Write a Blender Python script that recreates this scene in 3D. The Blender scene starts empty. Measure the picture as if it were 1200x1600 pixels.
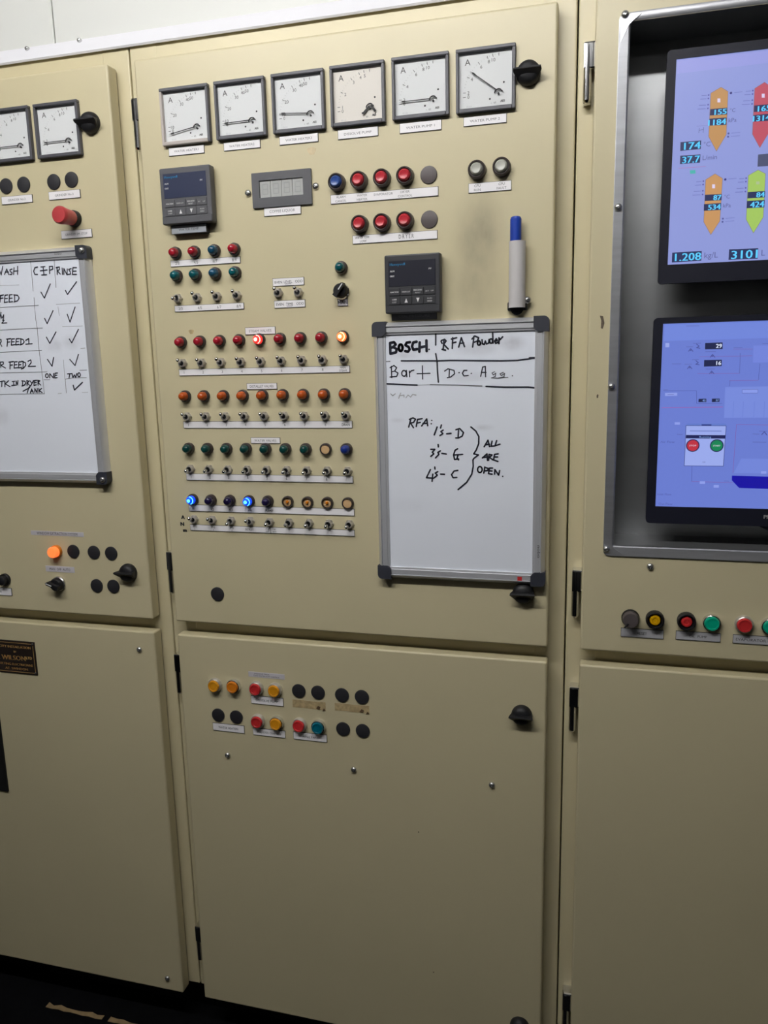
import bpy, bmesh, math, random
from mathutils import Vector, Matrix
random.seed(7)
S = bpy.context.scene
C = S.collection

# ------------------------------------------------------------------ camera, light, exposure
D, CH = 1.352, 1.49                      # camera to door faces, camera height (metres)
FPX, YAW, PITCH, ROLL = 1224.75, 0.26804, -0.18853, -0.02337
_cy, _sy, _cp, _sp, _cr, _sr = (math.cos(YAW), math.sin(YAW), math.cos(PITCH),
                                math.sin(PITCH), math.cos(ROLL), math.sin(ROLL))
FW = Vector((-_sy*_cp, _cy*_cp, _sp)); _r = Vector((_cy, _sy, 0)); _u = _r.cross(FW)
RT = _r*_cr + _u*_sr
UP = _u*_cr - _r*_sr
cam = bpy.data.cameras.new('camera'); camo = bpy.data.objects.new('camera', cam); C.objects.link(camo)
cam.sensor_fit = 'VERTICAL'; cam.sensor_height = 36; cam.sensor_width = 27
cam.lens = FPX/1600*36; cam.clip_start = .02
camo.matrix_world = Matrix(((RT.x, UP.x, -FW.x, 0), (RT.y, UP.y, -FW.y, -D), (RT.z, UP.z, -FW.z, CH), (0, 0, 0, 1)))
S.camera = camo

W = bpy.data.worlds.new('world'); S.world = W; W.use_nodes = True
W.node_tree.nodes['Background'].inputs[0].default_value = (.9, .95, 1, 1)
W.node_tree.nodes['Background'].inputs[1].default_value = .05
S.view_settings.view_transform = 'Standard'; S.view_settings.look = 'None'
S.view_settings.gamma = 1; S.view_settings.exposure = 0; S.view_settings.use_curve_mapping = False
CEIL = 2.62
LAMPS = [(-.60, -1.18, 1.6, 82), (-.3, -3.1, 1.5, 1.5)]     # fluorescent battens: x, y, tube length, brightness

# ------------------------------------------------------------------ measuring helper
def F(px, py, h=0.0):
    """a spot on the facade, h metres in front of the door faces, from its measured position"""
    d = FW*FPX + RT*(px-600) - UP*(py-800)
    k = (D-h)/d.y
    return Vector((d.x*k, -h, d.z*k + CH))

# ------------------------------------------------------------------ materials
MATS = {}
def M(name, col, rough=.5, metal=0, emit=0, spec=.5, noise=0, nscale=8, bump=0, bscale=200, stretch=None):
    if name in MATS: return MATS[name]
    m = bpy.data.materials.new(name); m.use_nodes = True; nt = m.node_tree
    b = nt.nodes['Principled BSDF']
    b.inputs['Base Color'].default_value = (*col, 1); b.inputs['Roughness'].default_value = rough
    b.inputs['Metallic'].default_value = metal; b.inputs['Specular IOR Level'].default_value = spec
    if emit:
        b.inputs['Emission Color'].default_value = (*col, 1); b.inputs['Emission Strength'].default_value = emit
    if noise or bump:
        g = nt.nodes.new('ShaderNodeNewGeometry'); src = g.outputs['Position']
        if stretch:
            mp = nt.nodes.new('ShaderNodeMapping'); mp.inputs['Scale'].default_value = stretch
            nt.links.new(src, mp.inputs[0]); src = mp.outputs[0]
    if noise:
        n = nt.nodes.new('ShaderNodeTexNoise'); n.inputs['Scale'].default_value = nscale; n.inputs['Detail'].default_value = 5
        nt.links.new(src, n.inputs['Vector'])
        r = nt.nodes.new('ShaderNodeMapRange'); r.inputs[1].default_value = .3; r.inputs[2].default_value = .7
        r.inputs[3].default_value = 1-noise; r.inputs[4].default_value = 1+noise
        nt.links.new(n.outputs[0], r.inputs[0])
        mx = nt.nodes.new('ShaderNodeVectorMath'); mx.operation = 'SCALE'; mx.inputs[0].default_value = col
        nt.links.new(r.outputs[0], mx.inputs['Scale']); nt.links.new(mx.outputs[0], b.inputs['Base Color'])
    if bump:
        n = nt.nodes.new('ShaderNodeTexNoise'); n.inputs['Scale'].default_value = bscale; n.inputs['Detail'].default_value = 2
        nt.links.new(src, n.inputs['Vector'])
        bp = nt.nodes.new('ShaderNodeBump'); bp.inputs['Strength'].default_value = bump; bp.inputs['Distance'].default_value = .001
        nt.links.new(n.outputs[0], bp.inputs['Height']); nt.links.new(bp.outputs[0], b.inputs['Normal'])
    MATS[name] = m
    return m

CREAM = (.61, .545, .35)
M('cream_paint', CREAM, .38, noise=.02, nscale=3, bump=.05, bscale=350)
M('black_plastic', (.010, .010, .012), .5, spec=.35)
M('plug_black', (.02, .02, .024), .55)
M('plug_grey', (.085, .07, .07), .5)
M('meter_grey', (.075, .075, .088), .45)
M('meter_pale', (.5, .45, .42), .5)
M('dial_white', (.80, .82, .83), .6)
M('dial_cream', (.84, .80, .74), .6)
M('ink', (.02, .02, .025), .6)
M('ink_dark', (.07, .07, .075), .6)
M('ink_grey', (.18, .18, .19), .6)
M('ink_faint', (.45, .46, .50), .6)
M('marker_ink', (.012, .014, .03), .5)
M('marker_worn', (.12, .12, .14), .5)
M('chrome', (.75, .75, .76), .12, 1)
M('screw_steel', (.6, .6, .6), .25, .9)
M('toggle_metal', (.62, .59, .55), .33, .65)
M('brushed_steel', (.50, .51, .54), .42, .8, noise=.10, nscale=6, bump=.08, bscale=60, stretch=(1, 1, 14))
M('recess_steel', (.40, .41, .42), .45, .85, noise=.12, nscale=4, stretch=(.6, 1, 3))
M('aluminium', (.74, .75, .79), .40, .6)
M('board_corner', (.03, .033, .045), .5)
M('plate_white', (.90, .88, .90), .45)
M('plate_metal', (.55, .55, .58), .4, .2)
M('plate_grey', (.34, .36, .39), .45)
M('plate_core', (.03, .03, .03), .5)
M('tape_label', (.62, .60, .64), .4)
M('controller_grey', (.080, .081, .090), .5)
M('controller_dark', (.030, .031, .036), .45)
M('window_blue', (.030, .038, .078), .3)
M('print_white', (.75, .75, .75), .5)
M('logo_blue', (.06, .34, .66), .5)
M('pvc_grey', (.58, .56, .56), .45)
M('pen_blue', (.012, .05, .36), .35)
M('wall_white', (.68, .69, .66), .45)
M('trim_white', (.80, .80, .85), .3)
M('rubber_black', (.0028, .0028, .0036), .85, spec=.08, noise=.3, nscale=30)
M('plinth_black', (.006, .006, .006), .6)
M('worn_paint', (.30, .21, .10), .7, noise=.2, nscale=60)
M('ceiling_paint', (.4, .4, .39), .8)
M('rear_paint', (.14, .14, .135), .8)
M('glue_tan', (.47, .36, .19), .6, noise=.25, nscale=120)
M('glue_pale', (.62, .51, .31), .5, noise=.1, nscale=90)
M('chip_dark', (.10, .075, .05), .7, noise=.4, nscale=300)
M('glue_dark', (.10, .06, .03), .6)
M('brass', (.95, .58, .20), .45)
M('nameplate_black', (.02, .014, .012), .35)
M('tan_core', (.62, .40, .20), .6)
M('lcd_grey', (.42, .43, .42), .4)
M('lcd_line', (.355, .365, .36), .4)
LENS = {'red': (.34, .012, .025), 'teal': (.005, .085, .10), 'green': (.004, .05, .045), 'orange': (.44, .075, .010),
        'blue': (.010, .016, .10), 'violet': (.012, .008, .045), 'bluegreen': (.012, .07, .13), 'dark_blue': (.01, .03, .22)}
for k, c in LENS.items():
    m = M('lens_'+k, c, .18); b = m.node_tree.nodes['Principled BSDF']
    b.inputs['Subsurface Weight'].default_value = 0
M('cap_red', (.56, .028, .03), .3); M('cap_red2', (.50, .03, .045), .3); M('knob_red', (.46, .05, .055), .4)
M('cap_amber', (.72, .30, .012), .3); M('cap_orange', (.70, .21, .012), .3)
M('cap_green', (.0, .40, .24), .3); M('cap_teal', (.0, .13, .19), .3)
M('cap_blue', (.03, .075, .28), .3); M('cap_white', (.50, .50, .45), .35)
M('cap_yellow', (.72, .38, .0), .35); M('bezel_brown', (.040, .030, .028), .4)
M('lit_orange', (1, .19, .045), .4, emit=1.0)
M('lit_red', (1, .03, .025), .3, emit=.85)
M('lit_red_core', (1, .62, .52), .3, emit=1.5)
M('lit_amber', (1, .22, .06), .3, emit=1.0)
M('lit_amber_core', (1, .82, .42), .3, emit=1.6)
M('lit_blue', (.0, .06, .85), .3, emit=.9)
M('lit_blue_core', (.12, .72, 1), .3, emit=1.5)
M('monitor_black', (.009, .010, .020), .5, spec=.3)

def cream_dirty():
    """cream paint with grime that has settled on the door around the marker holder"""
    m = M('cream_paint_soiled', CREAM, .38, noise=.02, nscale=3, bump=.05, bscale=350)
    nt = m.node_tree; b = nt.nodes['Principled BSDF']; base = b.inputs['Base Color'].links[0].from_socket
    g = nt.nodes.new('ShaderNodeNewGeometry')
    total = None
    c1, c2, c3, c4 = F(750, 375), F(742, 450), F(720, 490), F(752, 350)
    for c, sx, sz, amt in ((c1, .058, .105, .50), (c2, .075, .10, .34), (c3, .11, .04, .24), (c4, .03, .05, .42)):
        mp = nt.nodes.new('ShaderNodeMapping'); mp.vector_type = 'POINT'
        mp.inputs['Scale'].default_value = (1/sx, 0, 1/sz); mp.inputs['Location'].default_value = (-c.x/sx, 0, -c.z/sz)
        nt.links.new(g.outputs['Position'], mp.inputs[0])
        ln = nt.nodes.new('ShaderNodeVectorMath'); ln.operation = 'LENGTH'; nt.links.new(mp.outputs[0], ln.inputs[0])
        r = nt.nodes.new('ShaderNodeMapRange'); r.interpolation_type = 'SMOOTHSTEP'
        r.inputs[1].default_value = 0; r.inputs[2].default_value = 1; r.inputs[3].default_value = amt; r.inputs[4].default_value = 0
        nt.links.new(ln.outputs['Value'], r.inputs[0])
        if total is None: total = r.outputs[0]
        else:
            a = nt.nodes.new('ShaderNodeMath'); a.operation = 'MAXIMUM'
            nt.links.new(total, a.inputs[0]); nt.links.new(r.outputs[0], a.inputs[1]); total = a.outputs[0]
    n = nt.nodes.new('ShaderNodeTexNoise'); n.inputs['Scale'].default_value = 22; n.inputs['Detail'].default_value = 6
    mp = nt.nodes.new('ShaderNodeMapping'); mp.inputs['Scale'].default_value = (1.6, 1, .8)
    nt.links.new(g.outputs['Position'], mp.inputs[0]); nt.links.new(mp.outputs[0], n.inputs['Vector'])
    r = nt.nodes.new('ShaderNodeMapRange'); r.inputs[1].default_value = .3; r.inputs[2].default_value = .65
    r.inputs[3].default_value = .55; r.inputs[4].default_value = 1.15; nt.links.new(n.outputs[0], r.inputs[0])
    mu = nt.nodes.new('ShaderNodeMath'); mu.operation = 'MULTIPLY'; mu.use_clamp = True
    nt.links.new(total, mu.inputs[0]); nt.links.new(r.outputs[0], mu.inputs[1])
    mx = nt.nodes.new('ShaderNodeMix'); mx.data_type = 'RGBA'
    nt.links.new(mu.outputs[0], mx.inputs[0]); nt.links.new(base, mx.inputs[6]); mx.inputs[7].default_value = (.095, .080, .070, 1)
    nt.links.new(mx.outputs[2], b.inputs['Base Color'])
    return m
cream_dirty()

def glass_mat():
    m = bpy.data.materials.new('meter_glass'); m.use_nodes = True; nt = m.node_tree; nt.nodes.clear()
    o = nt.nodes.new('ShaderNodeOutputMaterial'); mx = nt.nodes.new('ShaderNodeMixShader')
    t = nt.nodes.new('ShaderNodeBsdfTransparent'); g = nt.nodes.new('ShaderNodeBsdfGlossy'); g.inputs['Roughness'].default_value = .05
    mx.inputs[0].default_value = .03
    nt.links.new(t.outputs[0], mx.inputs[1]); nt.links.new(g.outputs[0], mx.inputs[2])
    nt.links.new(mx.outputs[0], o.inputs[0]); MATS['meter_glass'] = m
glass_mat()
def screen_mat():
    m = bpy.data.materials.new('screen_light'); m.use_nodes = True; nt = m.node_tree; b = nt.nodes['Principled BSDF']
    a = nt.nodes.new('ShaderNodeVertexColor'); a.layer_name = 'Col'
    b.inputs['Base Color'].default_value = (.02, .02, .03, 1); b.inputs['Roughness'].default_value = .35
    nt.links.new(a.outputs[0], b.inputs['Emission Color']); b.inputs['Emission Strength'].default_value = 1
    MATS['screen_light'] = m
screen_mat()
def srgb(*c): return tuple((x/255/12.92 if x/255 <= .04045 else ((x/255+.055)/1.055)**2.4) for x in c)

# ------------------------------------------------------------------ mesh building
class MB:
    def __init__(s): s.v = []; s.f = []; s.m = []; s.mats = []; s.c = []
    def mi(s, mat):
        if mat not in s.mats: s.mats.append(mat)
        return s.mats.index(mat)
    def add(s, vs, fs, mat, col=None):
        n = len(s.v); s.v += [tuple(v) for v in vs]; k = s.mi(mat)
        for f in fs: s.f.append([n+i for i in f]); s.m.append(k); s.c.append(col)
        return s
    def box(s, x0, x1, y0, y1, z0, z1, mat, bevel=0, seg=2):
        if bevel:
            bm = bmesh.new(); bmesh.ops.create_cube(bm, size=1)
            for v in bm.verts: v.co = ((x0+x1)/2+v.co.x*(x1-x0), (y0+y1)/2+v.co.y*(y1-y0), (z0+z1)/2+v.co.z*(z1-z0))
            bmesh.ops.bevel(bm, geom=bm.edges[:], offset=bevel, segments=seg, affect='EDGES', profile=.5)
            bm.verts.index_update()
            s.add([v.co[:] for v in bm.verts], [[v.index for v in f.verts] for f in bm.faces], mat); bm.free(); return s
        vs = [(x, y, z) for x in (x0, x1) for y in (y0, y1) for z in (z0, z1)]
        return s.add(vs, [(0, 1, 3, 2), (4, 6, 7, 5), (0, 4, 5, 1), (2, 3, 7, 6), (0, 2, 6, 4), (1, 5, 7, 3)], mat)
    def lathe(s, prof, mat, n=24, cx=0, cz=0, y=0, sx=1):
        """profile of (radius, height out of the panel); axis points out of the panel (-y)"""
        vs = []; fs = []; rings = []
        for r, h in prof:
            if r < 1e-6: rings.append([len(vs)]); vs.append((cx, y-h, cz))
            else:
                rings.append(list(range(len(vs), len(vs)+n)))
                vs += [(cx+r*sx*math.cos(2*math.pi*i/n), y-h, cz+r*math.sin(2*math.pi*i/n)) for i in range(n)]
        for a, b in zip(rings, rings[1:]):
            for i in range(n):
                j = (i+1) % n
                if len(a) == 1 and len(b) == 1: continue
                if len(a) == 1: fs.append((a[0], b[j], b[i]))
                elif len(b) == 1: fs.append((a[i], a[j], b[0]))
                else: fs.append((a[i], a[j], b[j], b[i]))
        return s.add(vs, fs, mat)
    def prism(s, poly, y0, y1, mat, side=None):
        n = len(poly); vs = [(x, y0, z) for x, z in poly] + [(x, y1, z) for x, z in poly]
        s.add(vs, [tuple(range(n))], mat); k = len(s.v)-2*n
        sd = side or mat
        s.add(vs, [tuple(range(2*n-1, n-1, -1))] + [(i, n+i, n+(i+1) % n, (i+1) % n) for i in range(n)], sd)
        return s
    def ring(s, outer, inner, y0, y1, mat):
        """flat ring between two rounded outlines with the same number of points"""
        n = len(outer)
        vs = [(x, y0, z) for x, z in outer]+[(x, y0, z) for x, z in inner]+[(x, y1, z) for x, z in outer]+[(x, y1, z) for x, z in inner]
        fs = []
        for i in range(n):
            j = (i+1) % n
            fs += [(i, j, n+j, n+i), (2*n+i, 3*n+i, 3*n+j, 2*n+j), (i, 2*n+i, 2*n+j, j), (n+i, n+j, 3*n+j, 3*n+i)]
        return s.add(vs, fs, mat)
    def tube(s, pts, r, mat, n=10):
        vs = []; fs = []; pts = [Vector(p) for p in pts]
        if not isinstance(r, (list, tuple)): r = [r]*len(pts)
        for k, p in enumerate(pts):
            d = (pts[min(k+1, len(pts)-1)]-pts[max(k-1, 0)]).normalized()
            a = d.orthogonal().normalized(); b = d.cross(a)
            vs += [p+a*r[k]*math.cos(2*math.pi*i/n)+b*r[k]*math.sin(2*math.pi*i/n) for i in range(n)]
        for k in range(len(pts)-1):
            for i in range(n): fs.append((k*n+i, k*n+(i+1) % n, (k+1)*n+(i+1) % n, (k+1)*n+i))
        fs += [tuple(range(n-1, -1, -1)), tuple((len(pts)-1)*n+i for i in range(n))]
        return s.add(vs, fs, mat)
    def mesh(s, name, smooth=True):
        me = bpy.data.meshes.new(name); me.from_pydata(s.v, [], s.f)
        for m in s.mats: me.materials.append(MATS[m])
        me.polygons.foreach_set('material_index', s.m)
        if any(c is not None for c in s.c):
            at = me.color_attributes.new('Col', 'FLOAT_COLOR', 'CORNER')
            for p, c in zip(me.polygons, s.c):
                for l in p.loop_indices: at.data[l].color = (*(c or (0, 0, 0)), 1)
        bm = bmesh.new(); bm.from_mesh(me)
        if not any(c is not None for c in s.c): bmesh.ops.recalc_face_normals(bm, faces=bm.faces[:])
        if smooth:
            for f in bm.faces: f.smooth = True
            for e in bm.edges:
                if len(e.link_faces) == 2:
                    f, g = e.link_faces; p, q = sorted((f.calc_area(), g.calc_area()))
                    if q > 7*p or e.calc_face_angle(3.2) > math.radians(38): e.smooth = False
        bm.to_mesh(me); bm.free()
        return me
    def build(s, name, parent=None, loc=None, smooth=True):
        return put(name, s.mesh(name, smooth), parent, loc)
def put(name, me, parent=None, loc=None):
    o = bpy.data.objects.new(name, me); C.objects.link(o)
    if parent: o.parent = parent
    if loc is not None: o.location = loc
    return o
def thing(name, label, cat, loc=(0, 0, 0), group=None):
    o = bpy.data.objects.new(name, None); C.objects.link(o); o.location = loc; o.empty_display_size = .02
    o['label'] = label; o['category'] = cat
    if group: o['group'] = group
    return o
def tag(o, label, cat, group=None):
    o['label'] = label; o['category'] = cat
    if group: o['group'] = group
    return o
def struct(o): o['kind'] = 'structure'; return o
CACHE = {}
def shared(key, fn, name):
    if key not in CACHE: CACHE[key] = fn().mesh(name)
    return CACHE[key]
def rrect(x0, x1, z0, z1, r, k=4):
    pts = []
    for cx, cz, a in ((x1-r, z1-r, 0), (x0+r, z1-r, 90), (x0+r, z0+r, 180), (x1-r, z0+r, 270)):
        for i in range(k+1):
            t = math.radians(a+90*i/k); pts.append((cx+r*math.cos(t), cz+r*math.sin(t)))
    return pts

# lettering as flat printed outlines
TXT = {}
def text_geo(s):
    if s not in TXT:
        cu = bpy.data.curves.new('lettering', 'FONT'); cu.body = s; cu.size = 1; cu.resolution_u = 2
        ob = bpy.data.objects.new('lettering', cu); C.objects.link(ob)
        bpy.context.view_layer.update()
        me = ob.to_mesh(); vs = [tuple(v.co) for v in me.vertices]; fs = [tuple(p.vertices) for p in me.polygons]
        ob.to_mesh_clear(); bpy.data.objects.remove(ob); bpy.data.curves.remove(cu)
        if vs:
            x0 = min(v[0] for v in vs); x1 = max(v[0] for v in vs)
        else: x0 = x1 = 0
        TXT[s] = (vs, fs, x0, x1)
    return TXT[s]
def text(mb, s, x, z, h, mat, y=-.0003, align='C', width=None, col=None, rot=0, bold=0):
    """h: capital height; x, z: anchor at the middle of the capitals"""
    vs, fs, x0, x1 = text_geo(s)
    if not vs: return
    k = h/.73; kx = k
    if width: kx = width/max(x1-x0, 1e-6)
    off = {'C': (x0+x1)/2, 'L': x0, 'R': x1}[align]
    c, sn = math.cos(rot), math.sin(rot)
    for dx in ((0,) if not bold else (-bold, 0, bold)):
        out = []
        for v in vs:
            a = (v[0]-off)*kx+dx; b = (v[1]-.365)*k
            out.append((x+a*c-b*sn, y, z+a*sn+b*c))
        mb.add(out, fs, mat, col)
def disc(mb, x, z, rx, rz, mat, y, n=20, col=None):
    mb.add([(x+rx*math.cos(2*math.pi*i/n), y, z+rz*math.sin(2*math.pi*i/n)) for i in range(n)], [tuple(range(n))], mat, col)
def rect(mb, x0, x1, z0, z1, mat, y, col=None):
    mb.add([(x0, y, z0), (x1, y, z0), (x1, y, z1), (x0, y, z1)], [(0, 1, 2, 3)], mat, col)
def stroke(mb, pts, w, mat, y, col=None):
    """a pen stroke: flat ribbon with round joints through points (x, z)"""
    P = [Vector((p[0], p[1])) for p in pts]
    for a, b in zip(P, P[1:]):
        d = b-a
        if d.length < 1e-7: continue
        nrm = Vector((-d.y, d.x)).normalized()*w/2
        q = [a-nrm, b-nrm, b+nrm, a+nrm]
        mb.add([(p.x, y, p.y) for p in q], [(0, 1, 2, 3)], mat, col)
    for p in P: disc(mb, p.x, p.y, w/2, w/2, mat, y, 8, col)

# ------------------------------------------------------------------ the room
ZF = CH                                        # heights below are measured from the lens
b = MB(); b.box(-3.2, 3.0, -4.2, .9, -.04, 0, 'rubber_black'); struct(b.build('floor', smooth=False))
b = MB(); b.box(-3.2, 3.0, -4.2, .9, CEIL, CEIL+.04, 'ceiling_paint'); struct(b.build('ceiling', smooth=False))
b = MB(); b.box(-3.24, -3.2, -4.2, .9, 0, CEIL, 'rear_paint'); struct(b.build('wall_left', smooth=False))
b = MB(); b.box(3.0, 3.04, -4.2, .9, 0, CEIL, 'rear_paint'); struct(b.build('wall_right', smooth=False))
b = MB(); b.box(-3.2, 3.0, -4.24, -4.2, 0, CEIL, 'rear_paint'); struct(b.build('wall_front', smooth=False))
FR = .032                                      # frames stand this far behind the door faces
kF = (D+FR)/D
ztrim0 = (.5572*kF)+CH; ztrim1 = (.589*kF)+CH
xj = -.9705*(D+.05)/D
wall = struct(bpy.data.objects.new('wall_back', None)); C.objects.link(wall)
b = MB(); b.box(-3.2, 3.0, .062, .10, ztrim0+.01, CEIL, 'ceiling_paint'); b.build('wall_core', wall, smooth=False)
for x0, x1 in ((-3.2, xj-1.2), (xj-1.1985, xj-.0012), (xj+.0012, xj+1.2), (xj+1.2024, 3.0)):
    b = MB(); b.box(x0, x1, .050, .064, ztrim0+.012, CEIL, 'wall_white', .0015, 1); b.build('panel', wall)
for x0, x1 in ((-3.2, -1.64), (.86, 3.0)):
    b = MB(); b.box(x0, x1, .050, .09, 0, ztrim0+.012, 'wall_white'); b.build('panel', wall, smooth=False)
tr = struct(bpy.data.objects.new('trim_1', None)); C.objects.link(tr)
b = MB()
# folded flashing: a face leaning back to the wall, a small drip lip at its foot
prof = [(.026, ztrim0), (.024, ztrim0+.003), (.0465, ztrim1), (.052, ztrim1), (.052, ztrim1-.004), (.0300, ztrim0+.001)]
vs = [(-3.2, y, z) for y, z in prof]+[(3.0, y, z) for y, z in prof]; n = len(prof)
b.add(vs, [(i, (i+1) % n, n+(i+1) % n, n+i) for i in range(n)]+[tuple(range(n)), tuple(range(2*n-1, n-1, -1))], 'trim_white')
b.build('flashing', tr, smooth=False)
for px, py in ((43, 76.5), (124.5, 63.5)):
    p = F(px, py, -.042)
    b = MB(); b.lathe([(.0042, -.003), (.0042, .001), (.003, .003), (0, .0037)], 'screw_steel', 12); b.build('screw', tr, (p.x, .0405, p.z))

for i, (lx, ly, ll, lp) in enumerate(LAMPS):
    t = thing('ceiling_light', ['white fluorescent batten on the ceiling close to the control cabinets', 'white fluorescent batten on the ceiling behind the viewer'][i], 'ceiling light', (lx, ly, CEIL))
    b = MB(); b.box(-ll/2-.04, ll/2+.04, -.045, .045, -.035, 0, 'trim_white', .006); b.build('housing', t)
    M('tube_glow_%d' % i, (1, .985, .96), .5, emit=lp)
    b = MB(); b.tube([(-ll/2, 0, -.062), (ll/2, 0, -.062)], .026, 'tube_glow_%d' % i, 12); b.build('tube', t)
    for sx in (-1, 1):
        b = MB(); b.box(sx*ll/2-.012, sx*ll/2+.012, -.016, .016, -.085, -.03, 'trim_white', .003); b.build('lamp_holder', t)

# worn stripe of paint on the floor
b = MB(); ya = -.002
pts = []
xs = [-1.232+i*.017 for i in range(20)]
lo = [(x, ya-.011+random.uniform(-.002, .002)) for x in xs]; hi = [(x, ya+random.uniform(-.004, .003)) for x in xs]
for i in range(len(xs)-1):
    if i in (9,): continue
    q = [lo[i], lo[i+1], hi[i+1], hi[i]]
    b.add([(x, y, 0) for x, y in q]+[(x, y, .0012) for x, y in q], [(4, 5, 6, 7), (0, 1, 5, 4), (1, 2, 6, 5), (2, 3, 7, 6), (3, 0, 4, 7)], 'worn_paint')
tag(b.build('paint_strip', smooth=False), 'worn narrow strip of tan paint on the black floor', 'paint strip')

# ------------------------------------------------------------------ cabinets
ZT, ZM1, ZM0, ZB = .5375+CH, -.5050+CH, -.5325+CH, -1.3855+CH
TOP = ztrim0+.006
def latch_mesh():
    b = MB()
    b.lathe([(.0185, 0), (.0190, .003), (.0182, .008), (.0160, .013), (.011, .0160), (0, .0172)], 'black_plastic', 28)
    # the wing: a fin across the dome whose lower side slopes back to the foot of the knob
    pts = [(-.0095, -.001, -.0170), (.0095, -.001, -.0170), (-.0225, -.0195, -.0010), (.0215, -.0195, -.0010), (-.0220, -.0235, .0015), (.0210, -.0235, .0015),
           (-.0215, -.0225, .0042), (.0205, -.0225, .0042), (-.0175, -.006, .0050), (.0175, -.006, .0050), (-.0150, -.002, -.0100), (.0150, -.002, -.0100)]
    bm = bmesh.new()
    for p in pts: bm.verts.new(p)
    bmesh.ops.convex_hull(bm, input=bm.verts[:]); bm.verts.index_update()
    b.add([v.co[:] for v in bm.verts], [[v.index for v in f.verts] for f in bm.faces], 'black_plastic'); bm.free()
    return b
def hinge_mesh():
    b = MB()
    b.box(-.017, .003, .008, .034, .004, .044, 'chrome', .003)
    b.tube([(-.0105, .014, .040), (-.0105, .014, -.040), (-.0105, .014, -.0435)], [.0066, .0066, .004], 'chrome', 14)
    b.box(-.017, -.004, .016, .034, -.044, .004, 'chrome', .003)
    return b
def screw_mesh():
    b = MB(); b.lathe([(.0060, 0), (.0060, .0012), (.0053, .0034), (.0034, .0048), (.0015, .0052), (.0013, .0042), (0, .0042)], 'screw_steel', 14)
    return b
def cabinet(label, x0, x1, dx0, dx1, hinges, latches, screws, hole=None, dirty=False):
    t = thing('control_cabinet', label, 'cabinet', ((x0+x1)/2, .25, 0), 'cream control cabinets')
    ox = -(x0+x1)/2
    g = .0012
    X0, X1 = x0+g+ox, x1-g+ox
    yb = .5
    b = MB(); f0 = FR-.25; f1 = f0+.03
    zb = ZB+.003
    m1, m0 = ZM1-.012, ZM0+.012
    st = .055
    b.box(X0, X0+st, f0, f1, zb, TOP, 'cream_paint', .0025); b.box(X1-st, X1, f0, f1, zb, TOP, 'cream_paint', .0025)
    b.box(X0+st-.004, X1-st+.004, f0+.0004, f1, TOP-.06, TOP, 'cream_paint', .0015)
    b.box(X0+st-.004, X1-st+.004, f0+.0004, f1, ZM0-.03, ZM1+.03, 'cream_paint', .0015)
    b.box(X0+st-.004, X1-st+.004, f0+.0004, f1, zb, zb+.05, 'cream_paint', .0015)
    b.box(X0, X0+.002, f1-.002, yb, zb, TOP, 'cream_paint'); b.box(X1-.002, X1, f1-.002, yb, zb, TOP, 'cream_paint')
    b.box(X0, X1, yb-.002, yb, zb, TOP, 'cream_paint'); b.box(X0, X1, f1-.002, yb, TOP-.002, TOP, 'cream_paint')
    b.box(X0, X1, f1-.002, yb, zb, zb+.002, 'cream_paint')
    b.build('body', t)
    b = MB(); b.box(X0, X1, f0+.055, yb-.02, 0, zb+.001, 'plinth_black'); b.build('plinth', t, smooth=False)
    for up in (1, 0):
        z0, z1 = (ZM1, ZT) if up else (ZB, ZM0)
        mat = 'cream_paint_soiled' if (dirty and up) else 'cream_paint'
        cx, cz = (dx0+dx1)/2, (z0+z1)/2
        w, hh = (dx1-dx0)/2, (z1-z0)/2
        b = MB()
        if hole and up:
            hx0, hx1, hz0, hz1 = hole[0]-cx, hole[1]-cx, hole[2]-cz, hole[3]-cz
            o0, o1_, i0 = rrect(-w+.0035, w-.0035, -hh+.0035, hh-.0035, .001, 2), rrect(-w, w, -hh, hh, .0035, 2), rrect(hx0, hx1, hz0, hz1, .002, 2); n = len(o0)
            vs = [(x, 0, z) for x, z in i0]+[(x, 0, z) for x, z in o0]+[(x, .001, z) for x, z in rrect(-w+.0012, w-.0012, -hh+.0012, hh-.0012, .0022, 2)]+[(x, .0035, z) for x, z in o1_]+[(x, FR-.0030, z) for x, z in o1_]+[(x, FR-.0030, z) for x, z in i0]
            b.add(vs, [(k*n+i, k*n+(i+1) % n, ((k+1) % 6)*n+(i+1) % n, ((k+1) % 6)*n+i) for k in range(6) for i in range(n)], mat)
        else: b.box(-w, w, 0, FR-.0030, -hh, hh, mat, .0035, 3)
        d = b.build('door', t, (cx+ox, -.25, cz))
        b = MB(); b.ring(rrect(-w+.003, w-.003, -hh+.003, hh-.003, .002, 2), rrect(-w+.014, w-.014, -hh+.014, hh-.014, .002, 2), FR-.0035, FR+.0005, 'plug_black'); b.build('gasket', d, smooth=False)
        for k, hz in enumerate(hinges[up]):
            put('hinge', shared('hinge', hinge_mesh, 'hinge'), d, (-w, 0, hz-cz))
        for lx, lz in latches[up]:
            put('latch_handle', shared('latch', latch_mesh, 'latch_handle'), d, (lx-cx, 0, lz-cz))
        for sx, sz in screws[up]:
            put('screw', shared('screw', screw_mesh, 'screw'), d, (sx-cx, 0, sz-cz))
    return t
def xz(px, py): p = F(px, py); return (p.x, p.z)
hz = [F(921, 109).z, F(900, 931).z, F(898, 1113).z, F(890, 1590).z]
H = {1: hz[:2], 0: hz[2:]}
SEAM0, SEAM1 = -.8210*kF, -.0456*kF
cabinet('cream steel cabinet behind the gauge wash board and brass nameplate', SEAM0-.793, SEAM0, SEAM0-.766, -.8665, H,
        {1: [xz(143, 193), xz(202, 894)], 0: []}, {1: [], 0: [xz(218, 1014.5), xz(262, 1528)]})
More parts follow.
